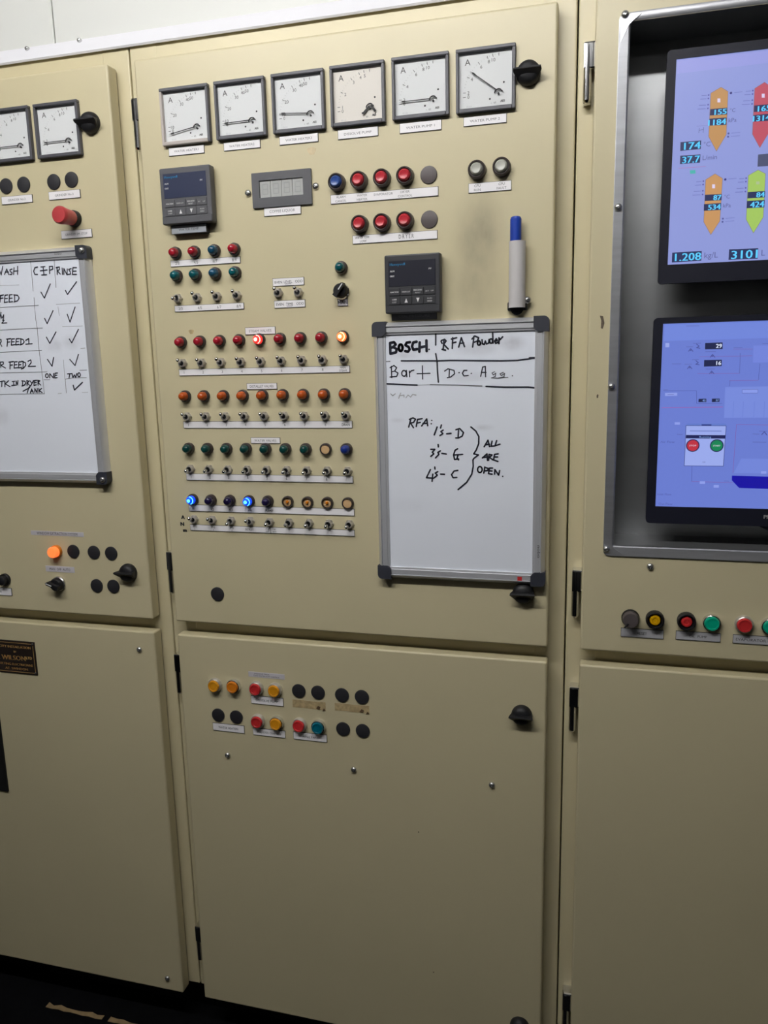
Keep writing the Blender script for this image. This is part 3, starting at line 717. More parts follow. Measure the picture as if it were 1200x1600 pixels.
x, z = xz(9, 905); t = thing('push_button', 'black push button over the plate beside the rotary switch', 'button', (x, 0, z))
b = MB(); b.lathe([(.0130, -.0005), (.0130, .005), (.0118, .0065)], 'black_plastic', 24); b.build('bezel', t)
b = MB(); b.lathe([(.0100, .005), (.0098, .0150), (.008, .0165), (0, .017)], 'black_plastic', 22); b.build('cap', t)
# rotary switches
def rotary(px, py, label, ang, ring, r=.0125):
    x, z = xz(px, py); t = thing('rotary_switch', label, 'switch', (x, 0, z))
    b = MB(); b.lathe([(r*1.12, -.0005), (r*1.14, .004), (r*1.02, .006)], ring, 26); b.build('collar', t)
    b = MB(); b.lathe([(r, .004), (r*.98, .013), (r*.84, .0155), (0, .016)], 'black_plastic', 26)
    a = math.radians(ang); c, s = math.cos(a), math.sin(a)
    pl = [(-r*.95, -.0040), (r*1.05, -.0034), (r*1.25, 0), (r*1.05, .0034), (-r*.95, .0040)]
    b.prism([(u*c-v*s, u*s+v*c) for u, v in pl], -.012, -.024, 'black_plastic'); b.build('knob', t)
    b = MB(); q = [(.1*r, -.0009), (1.1*r, -.0009), (1.1*r, .0009), (.1*r, .0009)]
    b.prism([(u*c-v*s, u*s+v*c) for u, v in q], -.0238, -.0246, 'print_white'); b.build('pointer_mark', t, smooth=False)
    return t
rotary(534.5, 455, 'black rotary selector with white pointer line above the MAN plate', 52, 'chrome')
rotary(93, 911.5, 'black rotary switch under MAN OFF AUTO', 160, 'screw_steel', .0140)
# emergency stop
x, z = xz(117, 342); t = thing('stop_knob', 'long red emergency pull knob above GRINDER EM. STOP', 'knob', (x, 0, z))
b = MB(); b.lathe([(.0150, -.0005), (.0150, .006), (.0138, .010), (.0120, .011)], 'black_plastic', 28); b.build('collar', t)
b = MB(); b.lathe([(.0118, .009), (.0135, .012), (.0142, .026), (.0160, .040), (.0160, .0445), (.0135, .0480), (0, .0490)], 'knob_red', 30); b.build('knob', t)

# ------------------------------------------------------------------ ammeters
def ammeter(c, label, needle, pale=False, face='dial_white', marks=('2', '4', '6', '8', '10'), stub=False):
    x0, x1, z0, z1 = corners(c, .008)
    cx, cz = (x0+x1)/2, (z0+z1)/2; hw = .0472
    t = thing('ammeter', label, 'meter', (cx, 0, cz), 'square panel ammeters')
    b = MB(); fw = .0054; yo = -.0090
    for k, (a0, a1, c0, c1) in enumerate(((-hw, hw, hw-fw, hw), (hw-fw, hw, -hw, hw-fw), (-hw, -hw+fw*.85, -hw, hw-fw), (-hw+fw*.85, hw-fw, -hw, -hw+fw*1.15))):
        m = 'meter_pale' if pale and k in (2, 3) else 'meter_grey'
        b.box(a0, a1, yo, .0005, c0, c1, m, .0009, 1)
    b.build('frame', t)
    b = MB(); b.box(-hw+.003, hw-.003, -.0016, .0003, -hw+.003, hw-.003, face); fo = b.build('dial', t, smooth=False)
    b = MB(); px, pz, R = .0205, -.0195, .056; y = -.0019
    text(b, 'A', -.029, .029, .0098, 'ink_dark', y)
    for ang, s in zip((183, 176, 152, 125, 109, 100, 90), ('0',)+tuple(marks)+('',)):
        a = math.radians(ang); ca, sa = math.cos(a), math.sin(a)
        stroke(b, [(px+ca*(R-.003), pz+sa*(R-.003)), (px+ca*(R+.001), pz+sa*(R+.001))], .0008, 'ink_dark', y)
        if s: text(b, s, px+ca*(R-.0075), pz+sa*(R-.0075), .0054, 'ink_dark', y)
    for i in range(17):
        a = math.radians(168-i*4.8); ca, sa = math.cos(a), math.sin(a)
        stroke(b, [(px+ca*(R-.0015), pz+sa*(R-.0015)), (px+ca*R, pz+sa*R)], .0003, 'ink_grey', y)
    disc(b, .0285, -.006, .0015, .0015, 'ink', y); disc(b, .0065, -.0285, .0015, .0015, 'ink', y)
    text(b, 'Cl.1,5', -.027, -.0365, .0026, 'ink_faint', y); text(b, '~  60', .012, -.0345, .003, 'ink_grey', y); text(b, 'AEI', .0265, -.033, .0035, 'ink_grey', y, bold=.0003)
    b.build('scale', fo, smooth=False)
    b = MB(); a = math.radians(180-needle); ca, sa = math.cos(a), math.sin(a)
    if stub:
        b.prism([(px-.014, pz-.0105), (px-.011, pz-.0125), (px, pz-.001), (px-.001, pz+.002)], -.0045, -.0052, 'ink'); b.prism([(px, pz), (px+.008, pz-.010), (px+.011, pz-.008), (px+.003, pz+.002)], -.0045, -.0052, 'ink')
    else:
        q = [(.004, -.0008), (.050, -.0006), (.0565, 0), (.050, .0006), (.004, .0008)]
        b.prism([(px+u*ca-v*sa, pz+u*sa+v*ca) for u, v in q], -.0045, -.0051, 'ink')
        q = [(.046, -.0012), (.052, -.0010), (.052, .0010), (.046, .0012)]
        b.prism([(px+u*ca-v*sa, pz+u*sa+v*ca) for u, v in q], -.0044, -.0052, 'ink')
    b.build('needle', t, smooth=False)
    b = MB(); n = 10; arc = [(px+.0065*math.cos(math.radians(20+i*17)), -.0048, pz-.003+.0065*math.sin(math.radians(20+i*17))) for i in range(n)]
    b.tube(arc, .0010, 'ink', 6); b.lathe([(.0016, .0015), (.0016, .005), (0, .0054)], 'ink', 12, px, pz-.003); b.build('pivot', t)
    b = MB(); b.box(-hw+.004, hw-.004, -.0078, -.0073, -hw+.004, hw-.004, 'meter_glass'); b.build('glass', t, smooth=False)
AM = [([(248.8, 137.5), (322.5, 128), (327, 222.5), (255.8, 228.7)], 'ammeter with pale worn frame side over WATER HEATER1, needle below zero', -9, True, 'dial_white', ('10', '20', '30', '40', '50')),
      ([(333, 125.8), (412, 117), (415.5, 213), (338.5, 219.5)], 'ammeter over WATER HEATER2, needle at zero', -1, False, 'dial_white', ('10', '20', '30', '40', '50')),
      ([(422, 114.5), (505, 105.5), (508, 202.5), (426.8, 209.5)], 'ammeter over WATER HEATER3, needle just over zero', 5, False, 'dial_white', ('10', '20', '30', '40', '50')),
      ([(514, 103.4), (600.5, 93), (602, 189.5), (517, 199)], 'ammeter with yellowed dial and broken short needle over DISSOLVE PUMP', 0, False, 'dial_cream', ('1', '2', '3', '4', '5')),
      ([(611.6, 89.6), (701, 79), (701, 179), (613, 188.6)], 'ammeter over WATER PUMP 1, needle at zero', 0, False, 'dial_white', ('2', '4', '6', '8', '10')),
      ([(712.4, 77), (805.4, 64.4), (803.6, 170), (713.6, 178.4)], 'ammeter over WATER PUMP 2, needle pointing high', 37, False, 'dial_white', ('2', '4', '6', '8', '10')),
      ([(49.3, 163), (120, 154), (126.5, 241), (59.6, 249.4)], 'ammeter beside the black latch over GRINDER No.3, needle at zero', 0, False, 'dial_white', ('2', '4', '6', '8', '10')),
      ([(-25, 172.5), (43.9, 163.3), (51.5, 248.3), (-15, 257)], 'ammeter over GRINDER No.2, needle at zero', 0, False, 'dial_white', ('2', '4', '6', '8', '10'))]
for i, a in enumerate(AM): ammeter(a[0], a[1], a[2], a[3], a[4], a[5], stub=(i == 3))

# ------------------------------------------------------------------ process controllers
def controller(c, label, body, win):
    HF = .022
    x0, x1, z0, z1 = corners(c, HF); cx, cz = (x0+x1)/2, (z0+z1)/2; w, h = (x1-x0)/2, (z1-z0)/2
    t = thing('process_controller', label, 'controller', (cx, 0, cz), 'square process controllers')
    b = MB(); b.box(-w, w, -HF, -.004, -h, h, body, .0025, 2); b.box(-w+.006, w-.006, -.006, .0005, -h+.004, h-.004, 'controller_dark'); b.build('housing', t)
    wx0, wx1 = -w+.007, w-.008; wz0, wz1 = -h*.08, h-.010
    b = MB(); b.box(wx0, wx1, -HF-.0006, -HF+.004, wz0, wz1, win, .0005, 1); wo = b.build('display_window', t)
    kw = (wx1-wx0)/4
    rows = [(wz0-.0025, .0125), (wz0-.0165, .0135)]
    for zt, kh in rows:
        for i in range(4):
            b = MB(); b.box(wx0+i*kw+.0004, wx0+(i+1)*kw-.0004, -HF-.0012, -HF+.001, zt-kh, zt, body, .0006, 1); b.build('key', t)
    b = MB(); b.box(-w+.001, w-.001, -HF-.0014, -HF+.001, -h+.001, rows[1][0]-rows[1][1]-.001, body, .0008, 1); b.build('flap', t)
    b = MB(); y = -HF-.0009
    text(b, 'Honeywell', wx0+.003, wz1-.0055, .0042, 'logo_blue', y, 'L', .026, bold=.0003)
    b.build('logo', wo, smooth=False)
    b = MB()
    text(b, 'ALM', wx0+.003, wz1-.0165, .0030, 'print_white', y, 'L', .0075, bold=.0003); text(b, 'OUT', wx0+.003, wz1-.0245, .0030, 'print_white', y, 'L', .0075, bold=.0003)
    text(b, 'PV', wx1-.009, wz1-.0150, .0030, 'print_white', y, 'C', .0045, bold=.0003)
    y = -HF-.0014
    for i, s in enumerate((('FUNCTION',), ('DISPLAY',), ('MAN-AUTO', 'RESET'), ('SET  UP',))):
        for j, q in enumerate(s): text(b, q, wx0+(i+.5)*kw, rows[0][0]-.0066+(.0021-.0042*j if len(s) > 1 else 0), .0024, 'print_white', y, 'C', .014 if len(q) > 5 else .009, bold=.0002)
    for i, s in ((0, ('LOWR', 'DISP')), (3, ('RUN', 'HOLD'))):
        for j, q in enumerate(s): text(b, q, wx0+(i+.5)*kw, rows[1][0]-.0068+.0021-.0042*j, .0026, 'print_white', y, 'C', .008, bold=.0002)
    for i, sgn in ((1, 1), (2, -1)):
        X, Z = wx0+(i+.5)*kw, rows[1][0]-.0068
        b.add([(X-.0028, y, Z-.0036*sgn), (X+.0028, y, Z-.0036*sgn), (X, y, Z+.0036*sgn)], [(0, 1, 2)], 'print_white')
    b.build('lettering', t, smooth=False)
controller([(247.8, 263.8), (327.5, 256), (332, 347), (254.2, 351)], 'dark grey process controller above WATER TEMP with bluish window', 'controller_grey', 'window_blue')
controller([(599.6, 399.3), (687, 393.8), (689, 488), (602.4, 489.6)], 'black process controller above the COL PRESSURE plate', 'controller_dark', 'monitor_black')

# digital display
x0, x1, z0, z1 = corners([(392.5, 271.8), (485.5, 262), (487.5, 318), (395.5, 326.3)], .004)
cx, cz = (x0+x1)/2, (z0+z1)/2; w, h = (x1-x0)/2, (z1-z0)/2
t = thing('digital_display', 'grey four digit display with blank cells above COFFEE LIQUOR', 'display', (cx, 0, cz))
a = corners([(404.3, 282.5), (473, 277), (473.8, 304), (406.3, 309.5)], .004); a = (a[0]-cx, a[1]-cx, a[2]-cz, a[3]-cz)
b = MB(); b.ring(rrect(-w, w, -h, h, .001, 2), rrect(a[0], a[1], a[2], a[3], .0006, 2), -.0045, .0005, 'controller_grey'); b.build('bezel', t, smooth=False)
for i in range(4):
    q = (a[1]-a[0])/4; u0 = a[0]+i*q
    b = MB(); b.box(u0+.0004, u0+q-.0004, -.0022, .0004, a[2]-.001, a[3]+.001, 'lcd_grey'); ce = b.build('digit_cell', t, smooth=False)
    b = MB(); v0, v1 = a[2]+.006, a[3]-.006; m = (v0+v1)/2; p0, p1 = u0+.0055, u0+q-.0055
    for s in (((p0, v1), (p1, v1)), ((p0, m), (p1, m)), ((p0, v0), (p1, v0)), ((p0, v0), (p0, m)), ((p0, m), (p0, v1)), ((p1, v0), (p1, m)), ((p1, m), (p1, v1))): stroke(b, s, .0016, 'lcd_line', -.0024)
    b.build('segments', ce, smooth=False)
for px, py in ((388, 302), (493.8, 291)):
    p = F(px, py); put('screw', shared('screw', screw_mesh, 'screw'), t, (p.x-cx, 0, p.z-cz))

# ------------------------------------------------------------------ marker holder and pen
p0, p1 = F(809, 377, .014), F(807, 481, .014); hx = (p0.x+p1.x)/2
L = p0.z-p1.z
t = thing('pen_holder', 'grey plastic tube screwed to the door as a marker holder', 'holder', (hx, -.0135, p1.z))
b = MB(); n = 28
vs = []
for z, r in ((0, .0135), (L, .0135), (L, .0118), (.002, .0118)):
    vs += [(r*math.cos(2*math.pi*i/n), r*math.sin(2*math.pi*i/n), z) for i in range(n)]
b.add(vs, [(k*n+i, k*n+(i+1) % n, (k+1)*n+(i+1) % n, (k+1)*n+i) for k in range(3) for i in range(n)], 'pvc_grey'); b.build('tube', t)
b = MB(); b.box(-.016, .016, .004, .0138, -.004, .010, 'black_plastic', .002); b.lathe([(.0105, 0), (.0105, .003), (0, .003)], 'black_plastic', 16, 0, -.001, .004); b.build('clip', t)
s = put('screw', shared('screw', screw_mesh, 'screw'), t, (.0165, .004, .012)); s.rotation_euler = (0, 0, .5)
q0, q1 = F(806, 338, .016), F(806, 377, .016)
zc = q0.z-q1.z
t = thing('marker_pen', 'marker pen with blue cap standing in the grey tube', 'pen', (hx-.0028, -.0140, p1.z+.014))
zz = q0.z-(p1.z+.014); n = 20
def vlathe(prof, mat):
    b = MB(); vs = []; fs = []
    for r, z in prof: vs += [(r*math.cos(2*math.pi*i/n), r*math.sin(2*math.pi*i/n), z) for i in range(n)]
    for k in range(len(prof)-1): fs += [(k*n+i, k*n+(i+1) % n, (k+1)*n+(i+1) % n, (k+1)*n+i) for i in range(n)]
    fs += [tuple(range(n)), tuple((len(prof)-1)*n+i for i in range(n))]
    return b.add(vs, fs, mat)
vlathe([(.0075, 0), (.0078, .003), (.0078, zz-.045)], 'print_white').build('barrel', t)
vlathe([(.0088, zz-.046), (.0090, zz-.043), (.0090, zz-.004), (.0078, zz-.001), (.006, zz)], 'pen_blue').build('cap', t)

# ------------------------------------------------------------------ whiteboards
def whiteboard(x0, x1, z0, z1, label, group, screws=False, fw=.021):
    cx, cz = (x0+x1)/2, (z0+z1)/2; w, h = (x1-x0)/2, (z1-z0)/2
    t = thing('whiteboard', label, 'whiteboard', (cx, 0, cz), group)
    TH = .016
    b = MB(); b.box(-w+.006, w-.006, -.0100, .0005, -h+.006, h-.006, 'board_white', .001, 1); b.build('writing_surface', t)
    e = .020
    for nm, (a0, a1, c0, c1), horiz in (('frame_rail', (-w+e, w-e, h-fw, h), 1), ('frame_rail', (-w+e, w-e, -h, -h+fw), 1), ('frame_rail', (-w, -w+fw, -h+e, h-e), 0), ('frame_rail', (w-fw, w, -h+e, h-e), 0)):
        b = MB()
        if horiz:
            s = 1 if c1 == h else -1; o = h*s
            # extruded profile: outer lip, groove, inner flat
            pr = [(o, .0004), (o, -TH+.008), (o-s*.0062, -TH-.0006), (o-s*.0072, -TH-.0006), (o-s*.0076, -TH+.0030), (o-s*.0088, -TH+.0030), (o-s*.0092, -TH+.0012), (o-s*(fw-.004), -TH+.0012), (o-s*(fw-.0036), -TH+.0028), (o-s*fw, -TH+.0034), (o-s*fw, -.009), (o-s*fw, .0004)]
            vs = [(a0, y, z) for z, y in pr]+[(a1, y, z) for z, y in pr]
        else:
            s = 1 if a1 == w else -1; o = w*s
            pr = [(o, .0004), (o, -TH+.008), (o-s*.0062, -TH-.0006), (o-s*.0072, -TH-.0006), (o-s*.0076, -TH+.0030), (o-s*.0088, -TH+.0030), (o-s*.0092, -TH+.0012), (o-s*(fw-.004), -TH+.0012), (o-s*(fw-.0036), -TH+.0028), (o-s*fw, -TH+.0034), (o-s*fw, -.009), (o-s*fw, .0004)]
            vs = [(x, y, c0) for x, y in pr]+[(x, y, c1) for x, y in pr]
        n = len(pr)
        b.add(vs, [(i, (i+1) % n, n+(i+1) % n, n+i) for i in range(n)]+[tuple(range(n)), tuple(range(2*n-1, n-1, -1))], 'aluminium'); b.build(nm, t)
    k = fw+.004
    for sx, sz in ((-1, 1), (1, 1), (-1, -1), (1, -1)):
        r = .008; pts = []
        def q(u, v): return (sx*(w+.0015-u), sz*(h+.0015-v))
        pts = [q(r, 0)]+[q(k, 0), q(k, fw-.003), q(fw+.001, fw+.001), q(fw-.003, k), q(0, k)]+[q(r-r*math.cos(a), r-r*math.sin(a)) for a in [math.radians(d) for d in (0, 22, 45, 67)]]
        b = MB(); b.prism(pts, .0005, -TH-.0015, 'board_corner'); co = b.build('corner', t)
        if screws: put('screw', shared('screw', screw_mesh, 'screw'), co, (sx*(w-.0085), -TH-.001, sz*(h-.0085)))
    return t, cx, cz
m = M('board_white', (.86, .90, .99), .22)
def smudge(m, spots, tint):
    nt = m.node_tree; bs = nt.nodes['Principled BSDF']; g = nt.nodes.new('ShaderNodeNewGeometry'); total = None
    for px, py, sx, sz, amt in spots:
        c = F(px, py, .0103); mp = nt.nodes.new('ShaderNodeMapping')
        mp.inputs['Scale'].default_value = (1/sx, 0, 1/sz); mp.inputs['Location'].default_value = (-c.x/sx, 0, -c.z/sz)
        nt.links.new(g.outputs['Position'], mp.inputs[0])
        ln = nt.nodes.new('ShaderNodeVectorMath'); ln.operation = 'LENGTH'; nt.links.new(mp.outputs[0], ln.inputs[0])
        r = nt.nodes.new('ShaderNodeMapRange'); r.interpolation_type = 'SMOOTHSTEP'
        r.inputs[1].default_value = 0; r.inputs[2].default_value = 1; r.inputs[3].default_value = amt; r.inputs[4].default_value = 0
        nt.links.new(ln.outputs['Value'], r.inputs[0])
        if total is None: total = r.outputs[0]
        else:
            a = nt.nodes.new('ShaderNodeMath'); a.operation = 'MAXIMUM'; nt.links.new(total, a.inputs[0]); nt.links.new(r.outputs[0], a.inputs[1]); total = a.outputs[0]
    n = nt.nodes.new('ShaderNodeTexNoise'); n.inputs['Scale'].default_value = 45; n.inputs['Detail'].default_value = 4
    nt.links.new(g.outputs['Position'], n.inputs['Vector'])
    mu = nt.nodes.new('ShaderNodeMath'); mu.operation = 'MULTIPLY'; nt.links.new(total, mu.inputs[0]); nt.links.new(n.outputs[0], mu.inputs[1])
    mx = nt.nodes.new('ShaderNodeMix'); mx.data_type = 'RGBA'; nt.links.new(mu.outputs[0], mx.inputs[0])
    mx.inputs[6].default_value = bs.inputs['Base Color'].default_value; mx.inputs[7].default_value = (*tint, 1); nt.links.new(mx.outputs[2], bs.inputs['Base Color'])
smudge(m, [(800, 536, .030, .018, .75), (745, 545, .05, .016, .4), (637, 555, .03, .010, .4), (757, 668, .022, .007, .35), (620, 657, .02, .006, .25), (730, 590, .05, .015, .25), (640, 790, .06, .02, .1),
           (85, 540, .03, .02, .3), (110, 535, .03, .02, .3), (0, 650, .03, .03, .35)], (.25, .23, .26))
HB = .0103
tl, tr_, br, bl = F(583, 503, .015), F(857.5, 496, .015), F(849.5, 915.4, .015), F(591.6, 902.5, .015)
bx0, bx1, bz0, bz1 = (tl.x+bl.x)/2, (tr_.x+br.x)/2, (bl.z+br.z)/2, (tl.z+tr_.z)/2
wb1, w1x, w1z = whiteboard(bx0, bx1, bz0, bz1, 'upright whiteboard with handwritten notes and a large curly brace', 'whiteboards')
r_t, r_b = F(136.7, 383.5, .015), F(166.2, 756, .015)
lx1 = (r_t.x+r_b.x)/2; lz1 = r_t.z; lz0 = r_b.z
wb2, w2x, w2z = whiteboard(lx1-.60, lx1, lz0, lz1, 'whiteboard with a hand drawn wash checklist and tick marks', 'whiteboards', screws=True)
def ell(cx, cy, rx, ry): return [(cx+rx*math.cos(2*math.pi*i/12), cy+ry*math.sin(2*math.pi*i/12)) for i in range(13)]
def write(board, bx, bz, ox, oy, sc, items, name='handwriting'):
    b = MB()
    for k, (pts, wmm, mat) in enumerate(items):
        P = [F(ox+x/sc, oy+y/sc, HB) for x, y in pts]
        if len(P) == 1: disc(b, P[0].x-bx, P[0].z-bz, wmm/2000, wmm/2000, mat, -HB-.0001*(k % 4), 10)
        else: stroke(b, [(p.x-bx, p.z-bz) for p in P], wmm/1000, mat, -HB-.0001*(k % 4))
    return b.build(name, board, smooth=False)
K, G, Q = 'marker_ink', 'marker_worn', 'ink_faint'
T3, T2 = 4.7, 2.7
it = [(p, T3, K) for p in ([(45, 125), (48, 205)], [(45, 125), (75, 118), (88, 135), (70, 155), (50, 160)], [(70, 155), (95, 170), (90, 195), (48, 205)], ell(125, 160, 15, 25),
      [(195, 118), (170, 122), (160, 140), (185, 155), (193, 172), (180, 190), (158, 185)], [(245, 115), (220, 120), (210, 150), (220, 175), (250, 170)],
      [(268, 120), (265, 190)], [(318, 105), (320, 185)], [(268, 158), (320, 148)])]
it += [([(338, 172)], 3, K)]
it += [(p, T2, K) for p in ([(388, 42), (388, 140)], [(388, 205), (398, 260), (402, 340), (408, 418)], [(450, 103), (444, 168)], [(428, 112), (436, 128)], [(430, 106), (455, 97), (466, 110), (448, 134), (482, 170)],
      [(436, 172), (462, 178)], [(515, 85), (512, 165)], [(505, 95), (545, 85)], [(512, 125), (540, 118)], [(560, 155), (580, 85), (604, 152)], [(568, 128), (598, 125)],
      [(675, 75), (665, 155)], [(660, 95), (680, 72), (710, 85), (700, 110), (672, 120)], ell(712, 125, 11, 17), [(735, 100), (738, 130), (752, 135), (760, 110), (768, 132), (785, 125), (788, 98)],
      [(815, 50), (818, 125)], ell(803, 110, 11, 17), [(832, 112), (850, 105), (842, 92), (830, 110), (838, 128), (855, 118)], [(862, 130), (862, 85), (870, 100), (890, 78)],
      [(130, 258), (400, 258), (500, 255), (880, 258), (1000, 255), (1090, 243), (1138, 237)], [(8, 430), (150, 437), (250, 440)], [(765, 450), (900, 455), (1080, 455), (1138, 462)])]
it += [([(1092, 238), (1138, 237)], 3.6, K), ([(0, 265), (45, 262)], 1.2, G), ([(345, 437), (550, 440), (735, 447)], 1.6, G), ([(250, 440), (345, 437)], 1, Q)]
it += [(p, 2.0, K) for p in ([(55, 300), (58, 385)], [(45, 310), (75, 293), (95, 310), (80, 335), (60, 340)], [(80, 335), (105, 350), (95, 375), (45, 380)], ell(150, 352, 17, 22), [(168, 330), (172, 378)],
      [(190, 335), (192, 378)], [(192, 350), (205, 333), (225, 328)], [(288, 295), (290, 395)], [(248, 355), (345, 352)], [(490, 325), (488, 382)],
      [(455, 335), (480, 318), (525, 330), (530, 355), (500, 380), (475, 385)], [(622, 330), (600, 330), (588, 352), (600, 372), (632, 368)], [(725, 375), (740, 305), (760, 300), (762, 378)], [(730, 345), (765, 345)])]
it += [([(563, 347)], 2.4, K), ([(655, 353)], 2.4, K), ([(963, 370)], 2.4, G)]
it += [(p, 1.5, G) for p in ([(830, 340), (810, 350), (820, 365), (838, 350), (835, 375), (805, 387), (850, 388)], [(895, 345), (870, 355), (880, 370), (905, 352), (900, 378), (855, 388), (930, 382)])]
it += [(p, 1.6, Q) for p in ([(50, 505), (65, 520), (85, 505)], [(110, 540), (125, 500)], [(115, 520), (150, 515), (150, 530)], [(165, 535), (180, 515), (200, 530), (215, 510), (240, 515)])]
write(wb1, w1x, w1z, 600, 510, 4.8, it)
it = [(p, 2.7, K) for p in ([(140, 150), (118, 235)], [(125, 160), (160, 145), (185, 158), (165, 190), (135, 195), (165, 242)], [(205, 160), (192, 230)], [(205, 160), (250, 152)], [(200, 195), (232, 190)],
      [(245, 225), (295, 155), (305, 222)], [(258, 200), (302, 198)], [(398, 235), (370, 312)], [(440, 215), (432, 245)], [(458, 265), (435, 280), (455, 300), (425, 320)], [(492, 302), (535, 298)],
      [(610, 265), (605, 340)], [(583, 262), (620, 250), (658, 290), (645, 325), (610, 343), (582, 343)], [(335, 455), (375, 455), (350, 485), (365, 500), (335, 525)], [(408, 408), (410, 432)],
      [(430, 470), (405, 485), (415, 505), (382, 540)], [(445, 495), (488, 502)], [(600, 450), (575, 465), (560, 510), (570, 555), (610, 550)], [(570, 510), (650, 505)], [(605, 508), (595, 545), (610, 560)],
      [(332, 655), (292, 735), (360, 740)], [(355, 700), (348, 772)], [(375, 630), (377, 650)], [(405, 675), (380, 690), (400, 710), (370, 735)], [(432, 700), (470, 702)],
      [(602, 663), (565, 670), (540, 705), (555, 735), (592, 732)], [(862, 430), (900, 365), (915, 428)], [(875, 410), (915, 405)], [(940, 375), (930, 425), (965, 422)], [(985, 370), (970, 420), (1018, 405)],
      [(845, 540), (890, 500), (895, 565)], [(855, 535), (900, 530)], [(910, 505), (905, 565)], [(910, 505), (940, 510), (915, 535), (950, 560)], [(1000, 500), (965, 505), (960, 530), (955, 560), (998, 575)],
      [(960, 530), (995, 530)], ell(820, 655, 23, 30), [(868, 630), (858, 690)], [(868, 632), (905, 645), (895, 665), (862, 668)], [(945, 640), (915, 640), (905, 695), (940, 700)], [(912, 668), (940, 670)],
      [(965, 700), (968, 655), (1005, 710), (1015, 665)], [(732, 235), (780, 275), (810, 330), (808, 400), (785, 460), (760, 500), (805, 510), (760, 545), (752, 560), (755, 620), (740, 700), (690, 780), (605, 852)])]
it += [([p], 2.6, K) for p in ((345, 170), (340, 203), (1045, 722))]
write(wb1, w1x, w1z, 620, 630, 6.316, it)
it = [(p, 2.2, K) for p in ([(-34, 262), (-22, 345), (-5, 300), (12, 350), (30, 255)], [(50, 345), (75, 285), (95, 345)], [(58, 320), (95, 318)], [(135, 285), (110, 295), (115, 315), (135, 325), (130, 345), (108, 345)],
      [(155, 270), (150, 345)], [(195, 255), (195, 345)], [(150, 310), (200, 305)], [(415, 262), (385, 270), (372, 310), (385, 345), (415, 345)], [(450, 262), (495, 258)], [(475, 260), (485, 350)],
      [(460, 352), (515, 348)], [(445, 305), (520, 295)], [(545, 255), (548, 335)], [(545, 258), (580, 255), (583, 285), (548, 300)], [(630, 265), (632, 345)], [(620, 270), (655, 262), (658, 290), (635, 305), (665, 340)],
      [(685, 275), (690, 345)], [(705, 345), (705, 280), (740, 350), (742, 285)], [(785, 280), (758, 290), (775, 315), (780, 340), (750, 345)], [(845, 270), (805, 270), (800, 345), (845, 345)], [(805, 310), (840, 308)],
      [(5, 575), (0, 650)], [(0, 580), (40, 570)], [(0, 610), (35, 605)], [(85, 570), (55, 575), (48, 655), (85, 648)], [(52, 612), (82, 610)], [(135, 568), (105, 570), (100, 650), (140, 645)], [(103, 610), (135, 606)],
      [(160, 570), (162, 645)], [(150, 570), (195, 575), (212, 605), (195, 635), (155, 648)], [(452, 540), (490, 605), (555, 450)], [(722, 520), (745, 565), (845, 425)], [(492, 830), (520, 887), (585, 745)], [(742, 785), (772, 870), (828, 705)],
      [(-6, 850), (12, 765)], [(12, 790), (22, 830), (42, 790), (40, 850)])]
it += [(p, .9, G) for p in ([(335, 175), (355, 400), (365, 530)], [(375, 600), (380, 690), (395, 847)], [(597, 150), (608, 350), (618, 490)], [(0, 710), (200, 698), (425, 685)])]
it += [(p, .9, Q) for p in ([(0, 468), (210, 460)], [(620, 675), (880, 662)], [(640, 700), (655, 800)])]
write(wb2, w2x, w2z, 0, 380, 7.06, it)
